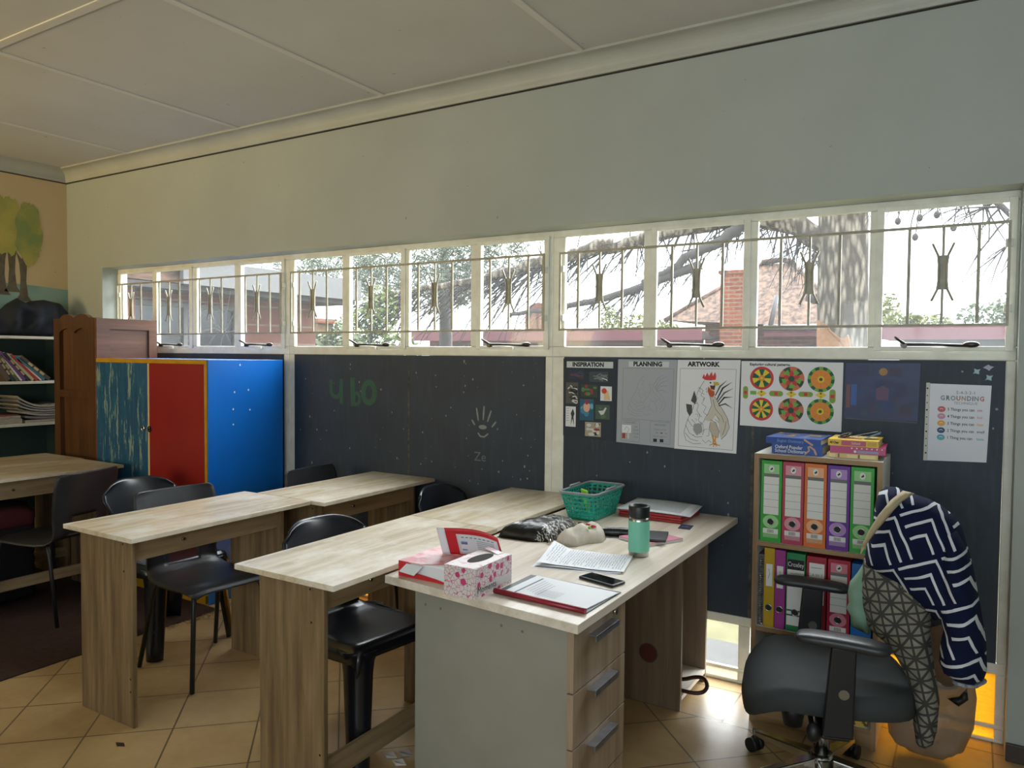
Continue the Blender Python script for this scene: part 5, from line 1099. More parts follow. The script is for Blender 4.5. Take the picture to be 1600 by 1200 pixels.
m.grid(lambda u, v: flap(u, v), 14, 8, redw)
m.grid(lambda u, v: flap(u, v, .0012, (.0, .13, .0, 1)), 4, 8, whitep)
m.grid(lambda u, v: flap(u, v, .0014, (.30, .97, .04, .78)), 10, 6, mat('flap_label', '#d3d1d6', .5))
for k in range(8): m.grid(lambda u, v, k=k: flap(u, v, .0026, (.38+.07*k, .42+.07*k, .66, .69)), 1, 1, pencil_m)
for k in range(5): m.grid(lambda u, v, k=k: flap(u, v, .0026, (.62, .90, .56-.07*k, .58-.07*k)), 2, 1, mat('flap_print', '#a59fb0', .6))
m.grid(lambda u, v: flap(u, v, .0026, (.36, .46, .42, .52)), 1, 1, mat('flap_blue', '#7884b0', .6)); m.grid(lambda u, v: flap(u, v, .0026, (.36, .44, .2, .24)), 1, 1, mat('flap_blue', '#7884b0', .6))
m.obj('torn_flap', t, world=True, solid=.0008)
# tissue box
t = thing('tissue_box', 'white and pink patterned tissue box at the near edge of the desk', 'tissue box', (-1.261, 1.88, ZT))
q = NT('tissue_box_print'); q.set(.45); v = q.coord(); vo = q.n('ShaderNodeTexVoronoi'); vo.inputs['Scale'].default_value = 36; q.l(v, vo.inputs['Vector'])
vo2 = q.n('ShaderNodeTexVoronoi', feature='DISTANCE_TO_EDGE'); vo2.inputs['Scale'].default_value = 75; q.l(v, vo2.inputs['Vector']); vo3 = q.n('ShaderNodeTexVoronoi'); vo3.inputs['Scale'].default_value = 105; q.l(v, vo3.inputs['Vector'])
colr = q.mix(q.math('LESS_THAN', vo2.outputs['Distance'], .045), '#d5cfcc', '#c27393'); colr = q.mix(q.math('LESS_THAN', vo3.outputs['Distance'], .18), colr, '#5a3a44')
rs = q.n('ShaderNodeSeparateColor'); q.l(vo.outputs['Color'], rs.inputs[0])
colr = q.mix(q.math('MULTIPLY', q.math('LESS_THAN', vo.outputs['Distance'], .38), q.math('GREATER_THAN', rs.outputs[0], .45)), colr, '#c03a72'); q.base(colr); tb_m = q.m
tx0, tx1, ty0, ty1, tz = -1.316, -1.206, 1.782, 1.985, ZT+.09
m = MB(); m.box(tx0, tx1, ty0, ty1, ZT+.0005, tz-.0012, tb_m)
m.poly([(tx1+.0004, ty0+.004, ZT+.012), (tx1+.0004, ty1-.004, ZT+.012), (tx1+.0004, ty1-.004, ZT+.036), (tx1+.0004, ty0+.004, ZT+.030)], mat('tissue_band', '#cfc9c6', .45))
m.text('Moments', .027, (1.845, ZT+.022), lambda a, b_: Vector((tx1+.0009, a, b_)), ink_m); m.obj('carton', t, world=True)
m = MB(); N = 28; ri = [((tx0+tx1)/2+.026*math.cos(2*PI*i/N), (ty0+ty1)/2+.01+.062*math.sin(2*PI*i/N)) for i in range(N)]
ro = []
for i in range(N):
    c_, s_ = math.cos(2*PI*i/N), math.sin(2*PI*i/N); k = min((tx1-tx0)/2/max(abs(c_), 1e-6), (ty1-ty0)/2/max(abs(s_), 1e-6)); ro.append(((tx0+tx1)/2+k*c_, (ty0+ty1)/2+k*s_))
tp_m = mat('tissue_top_print', '#ddd5d6', .45, c2='#cf8fa9', ns=45, lo=.55, hi=.68)
for i in range(N): j = (i+1) % N; m.hexa([(*ri[i], tz-.001), (*ro[i], tz-.001), (*ro[j], tz-.001), (*ri[j], tz-.001)], [(*ri[i], tz), (*ro[i], tz), (*ro[j], tz), (*ri[j], tz)], tp_m)
m.obj('top', t, world=True)
m = MB(); m.poly([(*p, tz-.0009) for p in ri], mat('tissue_opening', '#2b2522', .9)); m.obj('opening', t, world=True)
m = MB(); m.hexa([(-1.235, 1.95, tz+.0004), (-1.235, 1.98, tz+.0004), (-1.30, 2.0, tz+.006), (-1.30, 1.975, tz+.006)], [(-1.235, 1.95, tz+.0014), (-1.235, 1.98, tz+.0014), (-1.30, 2.0, tz+.007), (-1.30, 1.975, tz+.007)], tp_m); m.obj('torn_flap', t, world=True)
# report in a slide binder
t = thing('report_folder', 'white report in a clear folder with a red slide spine near the desk corner', 'folder', (-1.035, 1.97, ZT))
m = MB(); m.hexa([(-1.195, 1.872, ZT+.0005), (-.885, 1.850, ZT+.0005), (-.878, 2.075, ZT+.0005), (-1.192, 2.083, ZT+.0005)], [(-1.195, 1.872, ZT+.003), (-.885, 1.850, ZT+.003), (-.878, 2.075, ZT+.003), (-1.192, 2.083, ZT+.003)], mat('folder_back_grey', '#3a3f45', .5)); m.obj('back_cover', t, world=True)
m = MB(); T = lambda a, b_: Vector((a, b_, ZT+.0068)); m.hexa([(-1.172, 1.878, ZT+.0032), (-.898, 1.858, ZT+.0032), (-.878, 2.055, ZT+.0045), (-1.165, 2.075, ZT+.0045)], [(-1.172, 1.878, ZT+.0062), (-.898, 1.858, ZT+.0062), (-.878, 2.055, ZT+.0062), (-1.165, 2.075, ZT+.0062)], whitep)
m.stroke([(-1.138, 1.885), (-1.132, 2.055)], .006, T, mat('print_slate', '#5f6b78', .7))
for k in range(5): m.stroke([(-1.118+.012*k, 1.93-.006*k), (-1.114+.012*k, 2.04-.008*k)], .0022, T, mat('print_lightgrey', '#9aa0a8', .7))
for k in range(9): m.stroke([(-1.075+.008*k, 1.90), (-1.072+.008*k, 1.96)], .0016, T, mat('print_lightgrey', '#9aa0a8', .7))
m.obj('paper', t, world=True)
m = MB(); m.tube([(-1.194, 1.868, ZT+.0085), (-1.04, 1.859, ZT+.0085), (-.886, 1.848, ZT+.0085)], .008, mat('slide_binder_red', '#8e1b2c', .3), 10); m.obj('slide_spine', t, world=True)
# handwritten sheets
t = thing('handwritten_papers', 'loose handwritten sheets with a curled corner in the middle of the desk', 'paper', (-1.12, 2.31, ZT))
def quad(u, v, P): a, b_, c_, d = P; return (a[0]*(1-u)*(1-v)+b_[0]*u*(1-v)+c_[0]*u*v+d[0]*(1-u)*v, a[1]*(1-u)*(1-v)+b_[1]*u*(1-v)+c_[1]*u*v+d[1]*(1-u)*v)
Q = [(-1.235, 2.19), (-.955, 2.262), (-1.005, 2.465), (-1.285, 2.40)]
for k in range(3):
    m = MB(); dx, dy = (.006*k-.006), -.012*(2-k)
    def fz(u, v, k=k): return ZT+.0008+.0035*k+(.022*max(0, .22-u)/.22*(.3+v) if k == 2 else 0)+.002*math.sin(6*u)*(k > 0)
    F = lambda u, v, dz=0: Vector((*[c_+d_ for c_, d_ in zip(quad(u, v, Q), (dx, dy))], fz(u, v)+dz))
    m.grid(F, 16, 8, whitep)
    if k == 2:
        r = random.Random(7)
        for i in range(30):
            u0 = .05+.031*i; v0 = r.uniform(.05, .16) if i % 5 else .3
            while v0 < .92:
                L = r.uniform(.03, .09); du = r.uniform(-.004, .004); wl = r.uniform(.005, .010); m.grid(lambda u, v, u0=u0+du, v0=v0, L=L, wl=wl: F(u0+wl*u, v0+L*v, .0007), 1, 1, mat('pen_ink', '#8e93a3', .7)); v0 += L+r.uniform(.012, .03)
    m.obj('sheet', t, world=True)
# phone, flask
t = thing('phone', 'black mobile phone lying screen up beside the handwritten sheets', 'phone', (-.975, 2.150, ZT), math.radians(-14))
m = MB(); m.box(-.068, .068, -.033, .033, .0005, .0095, mat('phone_case', '#131417', .4)); m.obj('body', t, bevel=.004, segs=3)
m = MB(); m.box(-.062, .062, -.028, .028, .0097, .0103, mat('phone_glass', '#0a0b10', .06)); m.obj('screen', t)
t = thing('travel_mug', 'mint green insulated travel mug with a black cap standing on the desk', 'mug', (-.995, 2.505, ZT))
st = mat('brushed_steel', '#a9a7a2', .28, 1); r_ = .0365
m = MB(); m.lathe([(0, .0006), (r_*.93, .0006), (r_*.97, .004), (r_*.97, .016), (r_, .018), (r_, .128), (r_*.98, .130), (r_*.98, .139), (0, .139)], st); m.obj('steel_body', t)
m = MB(); m.lathe([(r_+.0005, .0185), (r_+.001, .020), (r_+.001, .125), (r_+.0005, .127)], mat('mint_coat', '#74c0a6', .5)); m.obj('coloured_sleeve', t)
m = MB(); m.lathe([(0, .1392), (r_*1.0, .1392), (r_*1.01, .142), (r_*1.02, .176), (r_*.98, .180), (r_*.90, .179), (r_*.84, .168), (0, .166)], mat('mug_cap', '#15171b', .42)); m.obj('cap', t)
# pouches and cases
q = NT('pouch_print'); q.set(.32); v = q.coord(); wv = q.n('ShaderNodeTexWave', wave_type='RINGS'); wv.inputs['Scale'].default_value = 16; wv.inputs['Distortion'].default_value = 14; wv.inputs['Detail'].default_value = 3; wv.inputs['Detail Scale'].default_value = 2.2; q.l(v, wv.inputs['Vector'])
q.base(q.mix(q.math('GREATER_THAN', wv.outputs['Fac'], .84), '#0e0e11', '#b9b6ae')); swirl_m = q.m
pblk = mat('pouch_black', '#0f0f13', .3, bump=.3, bs=40); pwht = mat('pouch_white_stripe', '#b8b6ae', .5)
t = thing('pencil_pouch', 'flat black zip pouch with white swirls beside the second desk edge', 'pouch', (-1.44, 2.63, ZT))
m = MB(); pillow(m, [(-1.562, 2.455), (-1.558, 2.56), (-1.525, 2.70), (-1.47, 2.775), (-1.36, 2.765), (-1.338, 2.66), (-1.345, 2.50), (-1.40, 2.462)], lambda a, b_, h: Vector((a, b_, ZT+.001+h)), .062, pblk, .012, .10, flat=True, wrinkle=.006, wfreq=30, mfn=lambda c: pwht if -1.528 < c.x < -1.500 and c.y > 2.5 else (swirl_m if c.x > -1.40 or (-1.48 < c.x < -1.415 and c.y > 2.62) else pblk)); m.obj('body', t, world=True)
m = MB(); m.tube([(-1.345, 2.49, ZT+.012), (-1.337, 2.478, ZT+.016), (-1.330, 2.468, ZT+.008), (-1.336, 2.460, ZT+.003), (-1.345, 2.468, ZT+.006)], .003, chrome_m, 6); m.obj('zip_pull', t, world=True)
t = thing('drawstring_pouch', 'crumpled white cloth pouch with red and green print between the black pouch and mug', 'pouch', (-1.26, 2.6, ZT))
cl = mat('calico', '#cfc8ba', .85, c2='#bdb5a5', ns=12, bump=.2, bs=90)
m = MB(); pillow(m, [(-1.318, 2.485), (-1.320, 2.56), (-1.300, 2.665), (-1.235, 2.69), (-1.188, 2.655), (-1.180, 2.60), (-1.215, 2.55), (-1.235, 2.49), (-1.275, 2.462)], lambda a, b_, h: Vector((a, b_, ZT+.001+h)), .058, cl, .008, .05, flat=True, wrinkle=.022, wfreq=26, seed=3); m.obj('body', t, world=True)
m = MB(); r = random.Random(12)
for k in range(16): x, y = r.uniform(-1.285, -1.215), r.uniform(2.57, 2.645); m.ball((x, y, ZT+.056+r.uniform(-.001, .001)), r.uniform(.006, .013), r.uniform(.004, .007), .006, (RED, ink_m, RED, GRN, BRN)[k % 5], 8, 4)
m.obj('print', t, world=True)
t = thing('glasses_case', 'black soft glasses case lying behind the mint mug', 'case', (-1.18, 2.72, ZT))
m = MB(); pillow(m, [(-1.243, 2.672), (-1.247, 2.70), (-1.235, 2.722), (-1.12, 2.775), (-1.095, 2.765), (-1.098, 2.735)], lambda a, b_, h: Vector((a, b_, ZT+.0176+h)), .017, pblk, .008, .024, wrinkle=.003, wfreq=40); m.obj('body', t, world=True)
def qbox(m, P, z0, z1, mm): m.hexa([(*p, z0) for p in P], [(*p, z1) for p in P], mm)
t = thing('pink_notebook', 'pink covered notebook under the black tablet', 'notebook', (-1.03, 2.75, ZT))
P = [(-1.150, 2.690), (-1.008, 2.634), (-.930, 2.791), (-1.072, 2.850)]
m = MB(); qbox(m, P, ZT+.0006, ZT+.010, mat('notebook_pages', '#c6bdbb', .7)); m.obj('pages', t, world=True)
m = MB(); qbox(m, P, ZT+.0102, ZT+.0122, mat('notebook_pink', '#c4798d', .5)); m.obj('cover', t, world=True)
t = thing('tablet', 'black tablet in a cover lying on the pink notebook behind the mug', 'tablet', (-1.05, 2.74, ZT+.0124))
P = [(-1.088, 2.745), (-1.052, 2.655), (-.972, 2.690), (-.992, 2.835), (-1.06, 2.82)]
m = MB(); qbox(m, [(-1.090, 2.79), (-1.052, 2.655), (-.960, 2.685), (-.998, 2.822)], ZT+.0125, ZT+.0235, mat('tablet_black', '#25272b', .45)); m.obj('body', t, world=True, bevel=.003)
m = MB(); m.poly([(-1.045, 2.672, ZT+.0242), (-1.035, 2.675, ZT+.0242), (-1.038, 2.689, ZT+.0242), (-1.048, 2.686, ZT+.0242)], whitep); m.obj('sticker', t, world=True)
m = MB(); qbox(m, [(-1.018, 2.99), (-.968, 2.992), (-.978, 3.07), (-1.030, 3.068)], ZT+.0005, ZT+.0022, mat('navy_card', '#1e2647', .5)); T = lambda a, b_: Vector((a, b_, ZT+.0028)); m.text('vb', .034, (-1.0, 3.03), T, mat('card_print', '#8d93ab', .6)); tag(m.obj('business_card'), 'small navy card lying on the bare far part of the desk', 'card')
# stack of red folders under white papers
for k in range(3):
    m = MB(); d = .004*(k % 2); P = [(-1.325+d, 3.085-d), (-1.035+d, 3.075), (-1.025, 3.30), (-1.318+d, 3.315)]; qbox(m, P, ZT+.0008+.0105*k, ZT+.0100+.0105*k, mat('folder_red', '#9c2a30', .4, c2='#b0363a', ns=9)); tag(m.obj('red_folder', bevel=.003), 'red plastic folder on the far side of the desk, %s of the stack' % ('bottom', 'middle', 'top')[k], 'folder', 'red folders stacked on the desk')
t = thing('paper_stack', 'white printed papers lying on the red folders by the chalkboard', 'paper', (-1.17, 3.2, ZT+.0325))
m = MB(); F = lambda u, v, dz=0: Vector((-1.33+.32*u-.02*v*u, 3.07+.01*u+.255*v-.02*u*v, ZT+.0335+.006*math.sin(2.4*u+.4)+.006*v*v+dz)); m.grid(F, 14, 8, whitep)
for i in range(15): m.grid(lambda u, v, i=i: F(.18+.7*u, .16+.05*i+.012*v, .0007), 6, 1, mat('print_lightgrey', '#9aa0a8', .7))
m.obj('top_sheet', t, world=True, solid=.0008)
m = MB(); m.grid(lambda u, v: F(u, v, -.0035)+Vector((.012, .006, 0)), 14, 8, whitep); m.obj('under_sheet', t, world=True, solid=.001)
# teal basket
tl = mat('basket_teal', '#0d8f7c', .35, c2='#0b9783', ns=5); gr = mat('basket_grey_rim', '#868a8c', .4)
b = thing('plastic_basket', 'teal perforated plastic basket with a grey rim on the desk by the chalkboard', 'basket', (-1.424, 3.03, ZT))
def rrect(a, hx, hy, rad):
    a = a % 1.0; segs = [(2*(hy-rad)), PI/2*rad, 2*(hx-rad), PI/2*rad]*2; tot = sum(segs); d = a*tot
    corners = [((hx, -hy+rad), (hx, hy-rad)), None, ((hx-rad, hy), (-hx+rad, hy)), None, ((-hx, hy-rad), (-hx, -hy+rad)), None, ((-hx+rad, -hy), (hx-rad, -hy)), None]
    cc = [(hx-rad, hy-rad, 0), (-hx+rad, hy-rad, PI/2), (-hx+rad, -hy+rad, PI), (hx-rad, -hy+rad, 1.5*PI)]
    for i, L in enumerate(segs):
        if d <= L:
            if i % 2 == 0: p, q_ = corners[i]; return (p[0]+(q_[0]-p[0])*d/L, p[1]+(q_[1]-p[1])*d/L)
            x, y, a0 = cc[i//2]; return (x+rad*math.cos(a0+d/rad), y+rad*math.sin(a0+d/rad))
        d -= L
    return (hx, -hy+rad)
HB = .118
def bw(u, v): x, y = rrect(v, .066+.019*u, .120+.040*u, .022); return Vector((x, y, .002+HB*u))
m = MB(); m.grid(bw, 19, 108, tl, skip=lambda i, j: 2 <= i <= 16 and i % 3 and j % 3, wrap=True)
N = 40; m.poly([bw(0, i/N) for i in range(N)], tl); m.obj('body', b, solid=.0025, weld=True)
m = MB(); m.tube([Vector((*rrect(i/64, .087, .162, .024), HB+.003)) for i in range(64)], .0055, gr, 8, closed=True); m.obj('rim', b)
for s in (-1, 1):
    m = MB(); m.tube([(s*.085, -.05, HB+.006), (s*.088, -.045, HB+.013), (s*.088, .045, HB+.013), (s*.085, .05, HB+.006)], .0045, gr, 8); m.obj('handle', b)
m = MB(); m.hexa([(-1.418, 2.955, ZT+.03), (-1.405, 2.955, ZT+.03), (-1.405, 2.965, ZT+.03), (-1.418, 2.965, ZT+.03)], [(-1.442, 2.945, ZT+.128), (-1.412, 2.94, ZT+.122), (-1.412, 2.955, ZT+.122), (-1.442, 2.957, ZT+.128)], mat('lime_plastic', '#9bc42f', .4)); tag(m.obj('highlighter'), 'lime green marker standing in the teal basket', 'marker')
# brown strap loop on the floor board of the far cupboard end
def chaikin(P, n=2):
    P = [Vector(p) for p in P]
    for _ in range(n): P = [q_ for i in range(len(P)) for q_ in (P[i].lerp(P[(i+1) % len(P)], .25), P[i].lerp(P[(i+1) % len(P)], .75))]
    return P
m = MB(); m.tube(chaikin([(-1.10, 3.10, .068), (-1.02, 3.09, .075), (-.96, 3.07, .11), (-.915, 3.06, .12), (-.895, 3.04, .09), (-.915, 3.01, .071), (-.98, 3.0, .068), (-1.08, 3.02, .068)]), .0085, mat('strap_brown_leather', '#3f241a', .4), 8, closed=True)
tag(m.obj('bag_strap'), 'brown leather strap looping out of the open end of the teacher desk', 'strap')

# ------------------------------------------------------------------ office chair and what hangs on it
OC = thing('office_chair', 'dark grey swivel office chair with armrests and a chrome star base', 'chair', (-.398, 2.665, 0), math.radians(198))
fab = mat('seat_fabric', '#363a3b', .85, c2='#3d4142', ns=6, bump=.12, bs=300); blk = mat('chair_black_plastic', '#16171a', .45); armp = mat('arm_pad_grey', '#2c2d31', .38)
m = MB()
def seat(u, v):
    a = 2*PI*v; c_, s_ = math.cos(a), math.sin(a); n_ = 3.4; k = (abs(c_)**n_+abs(s_)**n_)**(-1/n_); hx, hy = .265, .262
    if u < .5: r = (u/.5); zf = 0; rad = r if r < .9 else .9+.1*math.sin((r-.9)/.1*PI/2)*.95; top = 1
    else: r = 1-(u-.5)/.5; rad = max(.0, r)*.97; top = 0
    x, y = hx*k*c_*rad, hy*k*s_*rad
    zt = .012*(x/.26)**2+.02*(y/.26)**4-(.105*max(0, (x-.11)/.155)**2.1)-.02*(rad**8)
    th = .085-.02*max(0, (x-.1)/.16); z = .43+zt-(0 if top else th)+(.02*rad**6 if not top else 0)
    return Vector((x, y, z))
m.grid(seat, 28, 48, fab, wrap=True); m.obj('seat', OC, weld=True)
m = MB(); m.box(-.16, .16, -.13, .13, .325, .345, blk); m.box(-.30, -.10, -.04, .04, .31, .33, blk); m.tube([(-.25, 0, .32), (-.30, 0, .34), (-.315, 0, .45), (-.29, 0, .62)], .022, blk, 8); m.cyl((.06, .10, .33), (.07, .27, .325), .008, blk); m.ball((.07, .275, .325), .022, .022, .03, blk); m.cyl((.1, .05, .325), (.1, .05, .24), .045, blk, .03); m.obj('mechanism', OC)
m = MB(); m.grid(lambda u, v: Vector((-.275-.05*math.sin(u*PI*.5)+.03*(2*v-1)**2, .02-(2*v-1)*(.10+.06*u-.03*u**4), .52+.45*u)), 14, 12, mat('chair_back_mesh', '#141518', .8)); m.obj('backrest', OC, solid=.03)
for s in (-1, 1):
    m = MB(); y = s*.295
    m.hexa([(-.035, y-.016, .33), (.05, y-.016, .33), (.05, y+.016, .33), (-.035, y+.016, .33)], [(-.04, y-.014, .60), (.03, y-.014, .60), (.03, y+.014, .60), (-.04, y+.014, .60)], blk); m.box(-.03, .05, min(y, s*.15), max(y, s*.15), .315, .33, blk); a = m.obj('arm_post', OC, bevel=.006)
    m = MB(); m.cyl((-.005, y+.0145, .465), (-.005, y+.021, .465), .015, mat('arm_button', '#8b877e', .3, .8), seg=18); m.cyl((-.005, y-.0145, .465), (-.005, y-.021, .465), .015, mat('arm_button', '#8b877e', .3, .8), seg=18); m.obj('button', OC) if False else m.obj('button', a)
    m = MB(); Mr = Matrix.Translation((0, y, .617)) @ Matrix.Rotation(math.radians(-16), 4, 'Z')
    def pad(u, v):
        x = (u-.5)*.27; k_ = max(0, 1-abs(2*u-1)**7)**.5; w = .042*k_; a_ = 2*PI*v; e = k_
        return Mr @ Vector((x, w*math.copysign(abs(math.cos(a_))**.7, math.cos(a_)), .017*e*math.copysign(abs(math.sin(a_))**.7, math.sin(a_))-.005*(2*u-1)**2))
    m.grid(pad, 24, 20, armp, wrap=True); m.obj('arm_pad', OC, weld=True)
m = MB(); m.cyl((0, 0, .12), (0, 0, .325), .027, chrome_m, seg=24); m.obj('gas_lift', OC)
m = MB(); m.cyl((0, 0, .075), (0, 0, .135), .042, chrome_m, .034, 24); m.obj('hub', OC)
for k in range(5):
    a = math.radians(-48+72*k); d = Vector((math.cos(a), math.sin(a), 0)); n_ = Vector((-d.y, d.x, 0)); m = MB(); p0, p1 = d*.035+Vector((0, 0, .105)), d*.285+Vector((0, 0, .072))
    m.hexa([p0-n_*.026+Vector((0, 0, -.018)), p1-n_*.014+Vector((0, 0, -.010)), p1+n_*.014+Vector((0, 0, -.010)), p0+n_*.026+Vector((0, 0, -.018))], [p0-n_*.022+Vector((0, 0, .018)), p1-n_*.011+Vector((0, 0, .008)), p1+n_*.011+Vector((0, 0, .008)), p0+n_*.022+Vector((0, 0, .018))], chrome_m); ba = m.obj('base_arm', OC, bevel=.004)
    m = MB(); cc = d*.292; m.cyl(cc+Vector((0, 0, .045)), cc+Vector((0, 0, .08)), .009, chrome_m, seg=10)
    for s in (-1, 1): m.cyl(cc+n_*s*.006+Vector((0, 0, .0255)), cc+n_*s*.024+Vector((0, 0, .0255)), .025, blk, seg=18)
    m.ball(cc+Vector((0, 0, .036)), .018, .018, .02, blk, 10, 6); m.obj('caster', ba)
# garments on the chair back (all measured on a plane through the backrest)
CK, CY = 2.60/2.42, 2.60
def onp(pts, y0): k = CY/y0; return [(x*k, 1.45-(1.45-z)*k) for x, z in pts]
navy = onp([(-.264, .839), (-.258, .887), (-.241, .962), (-.237, 1.019), (-.227, 1.057), (-.209, 1.075), (-.181, 1.077), (-.154, 1.067), (-.127, 1.062), (-.096, 1.055), (-.061, 1.039), (-.031, 1.015), (-.013, .986), (-.002, .948), (.014, .891), (.026, .83), (.038, .763), (.046, .72), (-.05, .722), (-.074, .712), (-.088, .73), (-.115, .745), (-.146, .765), (-.174, .791), (-.207, .806), (-.24, .819)], 2.42)
sleeve = onp([(-.066, .90), (-.060, .965), (-.043, 1.002), (-.026, .985), (-.002, .94), (.014, .891), (.028, .82), (.040, .755), (.050, .697), (.055, .615), (.047, .584), (.019, .569), (-.015, .572), (-.045, .583), (-.058, .615), (-.056, .666), (-.050, .705), (-.066, .78)], 2.42)
q = NT('navy_chevron_fleece'); q.set(.95, 0, .15); v = q.coord(rot=(0, math.radians(24), 0)); sp = q.n('ShaderNodeSeparateXYZ'); q.l(v, sp.inputs[0])
nz = q.noise(q.coord(), 7, 2); wob_ = q.math('MULTIPLY', q.math('SUBTRACT', nz, .5), .022)
S_ = 8.2; ux = q.math('MULTIPLY', q.math('ADD', sp.outputs[0], wob_), S_); uz = q.math('MULTIPLY', q.math('ADD', sp.outputs[2], wob_), S_*.85)
row = q.math('FLOOR', uz); fx = q.math('FRACT', q.math('ADD', ux, q.math('MULTIPLY', row, .5))); fz = q.math('FRACT', uz)
dd = q.math('MAXIMUM', fx, fz); ln = q.math('FRACT', q.math('MULTIPLY', dd, 4.0)); on = q.math('MULTIPLY', q.math('LESS_THAN', q.math('ABSOLUTE', q.math('SUBTRACT', ln, .5)), .115), q.math('GREATER_THAN', dd, .22))
q.base(q.mix(on, '#121a36', '#c9ccd2')); q.bump(q.noise(q.coord(), 160, 3), .25, .003); fl_m = q.m
t = thing('fleece_blanket', 'navy fleece with white chevron lines draped over the office chair back', 'blanket', (-.12, CY, .55))
m = MB(); pillow(m, navy, lambda a, b_, h: Vector((a, CY+.02-h-.25*(a+.13), b_)), .105, fl_m, .017, .12, wrinkle=.03, wfreq=13, seed=2); m.obj('body', t, world=True)
m = MB(); pillow(m, sleeve, lambda a, b_, h: Vector((a, CY-.045-h, b_)), .085, fl_m, .015, .065, wrinkle=.026, wfreq=17, seed=6); m.obj('sleeve', t, world=True)
m = MB(); cu = onp([(.050, .588), (.030, .570), (.0, .566), (-.02, .570)], 2.42)
for k in range(26):
    f = k/25*(len(cu)-1.001); i = int(f); p = Vector(cu[i]).lerp(Vector(cu[i+1]), f-i); m.ball((p.x, CY-.05, p.y-.002), .006, .012, .007, mat('fleece_fringe', '#20253f', .9, c2='#a9abb5', ns=60), 6, 4)
m.obj('fringe', t, world=True)
m = MB(); cream = onp([(-.160, 1.078), (-.130, 1.074), (-.158, 1.052), (-.176, 1.030), (-.197, .998), (-.219, .965), (-.241, .927), (-.262, .885), (-.258, .915), (-.238, .967), (-.215, 1.012), (-.188, 1.052)], 2.42)
pillow(m, cream, lambda a, b_, h: Vector((a, CY-.085+1.1*max(0, b_-1.0)+.2*max(0, -.2-a)-h*1.0, b_)), .012, mat('cream_lining', '#a89a7c', .9), .008, .012); m.obj('cream_edge', t, world=True)
q = NT('grey_triangle_cloth'); q.set(.95); v = q.coord(rot=(0, math.radians(-32), 0)); sp = q.n('ShaderNodeSeparateXYZ'); q.l(v, sp.inputs[0])
a1 = q.math('MULTIPLY', sp.outputs[0], 21); b1 = q.math('MULTIPLY', sp.outputs[2], 21)
f1 = q.math('PINGPONG', a1, .5); f2 = q.math('PINGPONG', b1, .5); f3 = q.math('PINGPONG', q.math('ADD', a1, b1), .5); f4 = q.math('PINGPONG', q.math('SUBTRACT', a1, b1), .5)
mn = q.math('MINIMUM', q.math('MINIMUM', f1, f2), q.math('MULTIPLY', q.math('MINIMUM', f3, f4), .75)); dk = q.math('LESS_THAN', mn, .075)
q.base(q.mix(q.math('MULTIPLY', dk, .9), q.ramp(q.noise(q.coord(), 28, 4), ((.3, '#6f6d62'), (.7, '#89867a'))), '#2b2b2a')); q.bump(q.noise(q.coord(), 120, 3), .3, .004); tri_m = q.m
t = thing('patterned_garment', 'grey garment with dark triangle pattern hanging over the chair back under the navy fleece', 'garment', (-.16, CY, .4))
gpt = onp([(-.268, .80), (-.262, .86), (-.16, .88), (-.07, .82), (-.08, .732), (-.082, .691), (-.079, .649), (-.067, .575), (-.054, .496), (-.058, .413), (-.067, .367), (-.085, .348), (-.109, .355), (-.118, .408), (-.122, .462), (-.135, .531), (-.164, .581), (-.189, .614), (-.23, .64), (-.251, .664), (-.262, .713), (-.271, .768)], 2.40)
m = MB(); pillow(m, gpt, lambda a, b_, h: Vector((a, CY+.015-h-.28*(a+.13), b_)), .070, tri_m, .016, .09, wrinkle=.022, wfreq=11, seed=9); m.obj('cloth', t, world=True)
t = thing('green_garment', 'pale green top hanging at the inner edge of the chair back', 'garment', (-.3, CY+.06, .6))
m = MB(); pillow(m, onp([(-.262, .845), (-.272, .819), (-.287, .79), (-.308, .758), (-.313, .727), (-.310, .692), (-.317, .674), (-.305, .652), (-.299, .618), (-.25, .60), (-.22, .70), (-.23, .80)], 2.46), lambda a, b_, h: Vector((a, CY+.075-h, b_)), .035, mat('sage_green_cloth', '#7fa08a', .9, c2='#6c8d78', ns=8), .014, .05, wrinkle=.02, wfreq=20, seed=5); m.obj('cloth', t, world=True)
# carrier bag behind the chair
q = NT('white_plastic_bag'); q.set(.28); q.base('#8f897d'); q.bump(q.noise(q.coord(), 18, 4), .5, .02); bag_m = q.m
_t1 = q.n('ShaderNodeBsdfTransparent'); _t1.inputs[0].default_value = (.82, .80, .74, 1); _t2 = q.n('ShaderNodeBsdfTranslucent'); _t2.inputs[0].default_value = (.7, .66, .58, 1)
_m1 = q.n('ShaderNodeMixShader'); _m1.inputs[0].default_value = .42; q.l(_t1.outputs[0], _m1.inputs[1]); q.l(_t2.outputs[0], _m1.inputs[2])
_m2 = q.n('ShaderNodeMixShader'); _m2.inputs[0].default_value = .36; q.l(q.b.outputs[0], _m2.inputs[1]); q.l(_m1.outputs[0], _m2.inputs[2]); q.l(_m2.outputs[0], q.out.inputs[0])
t = thing('carrier_bag', 'translucent white plastic bag of brown paper behind the office chair', 'bag', (-.1, 3.09, 0))
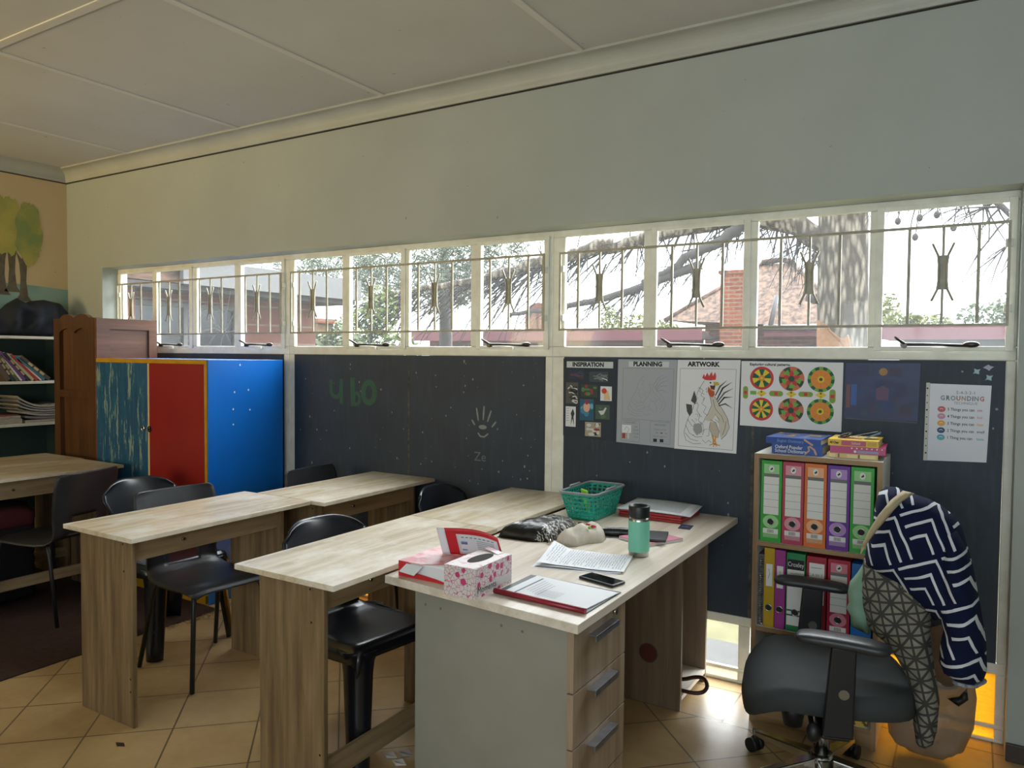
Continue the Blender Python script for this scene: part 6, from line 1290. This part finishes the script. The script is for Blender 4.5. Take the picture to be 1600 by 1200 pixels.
bo = [(-.242, .136), (-.232, .055), (-.200, .018), (-.117, .006), (-.047, .010), (.009, .05), (.038, .14), (.044, .251), (.034, .316), (.013, .378), (-.011, .426), (-.068, .437), (-.11, .40), (-.16, .33), (-.21, .22)]
m = MB(); pillow(m, bo, lambda a, b_, h: Vector((a, 3.105-h, b_)), .095, bag_m, .018, .11, wrinkle=.018, wfreq=16, seed=7); m.obj('bag', t, world=True)
m = MB(); pillow(m, [(-.17, .30), (-.15, .46), (-.07, .50), (-.01, .44), (.016, .33), (-.02, .275), (-.09, .27)], lambda a, b_, h: Vector((a, 3.09-h, b_)), .088, mat('brown_paper', '#5b4430', .85, c2='#6a5039', ns=9), .02, .07, wrinkle=.012, wfreq=22); m.obj('brown_paper', t, world=True)
m = MB(); pillow(m, [(-.045, .275), (-.01, .29), (.012, .325), (.018, .285), (-.01, .255)], lambda a, b_, h: Vector((a, 2.99-h, b_)), .01, mat('bag_black', '#101114', .5), .01, .012); m.obj('black_wrapper', t, world=True)
# scraps on the floor
m = MB(); m.hexa([(-2.68, 1.590, .0005), (-2.65, 1.578, .0005), (-2.625, 1.592, .0005), (-2.65, 1.603, .0005)], [(-2.68, 1.590, .002), (-2.65, 1.578, .004), (-2.625, 1.592, .002), (-2.65, 1.603, .003)], mat('dry_leaf', '#2e2116', .9)); tag(m.obj('dry_leaf'), 'small dark dry leaf on the tiles in front of the second row desk', 'leaf')
for k, (x, y, c_) in enumerate(((-1.76, 2.06, '#b9b6b0'), (-1.72, 2.10, '#8f8d8a'), (-1.70, 2.04, '#c9c6c2'))):
    m = MB(); m.hexa([(x-.03, y, .0006), (x, y-.018, .0006), (x+.03, y+.004, .0006), (x, y+.02, .0006)], [(x-.03, y, .004), (x, y-.018, .012), (x+.03, y+.004, .003), (x, y+.02, .009)], mat('scrap_%d' % k, c_, .7)); tag(m.obj('paper_scrap'), 'crumpled paper scrap on the floor by the grey panel, %s' % ('leftmost', 'darkest', 'brightest')[k], 'paper scrap', 'paper scraps on the floor')
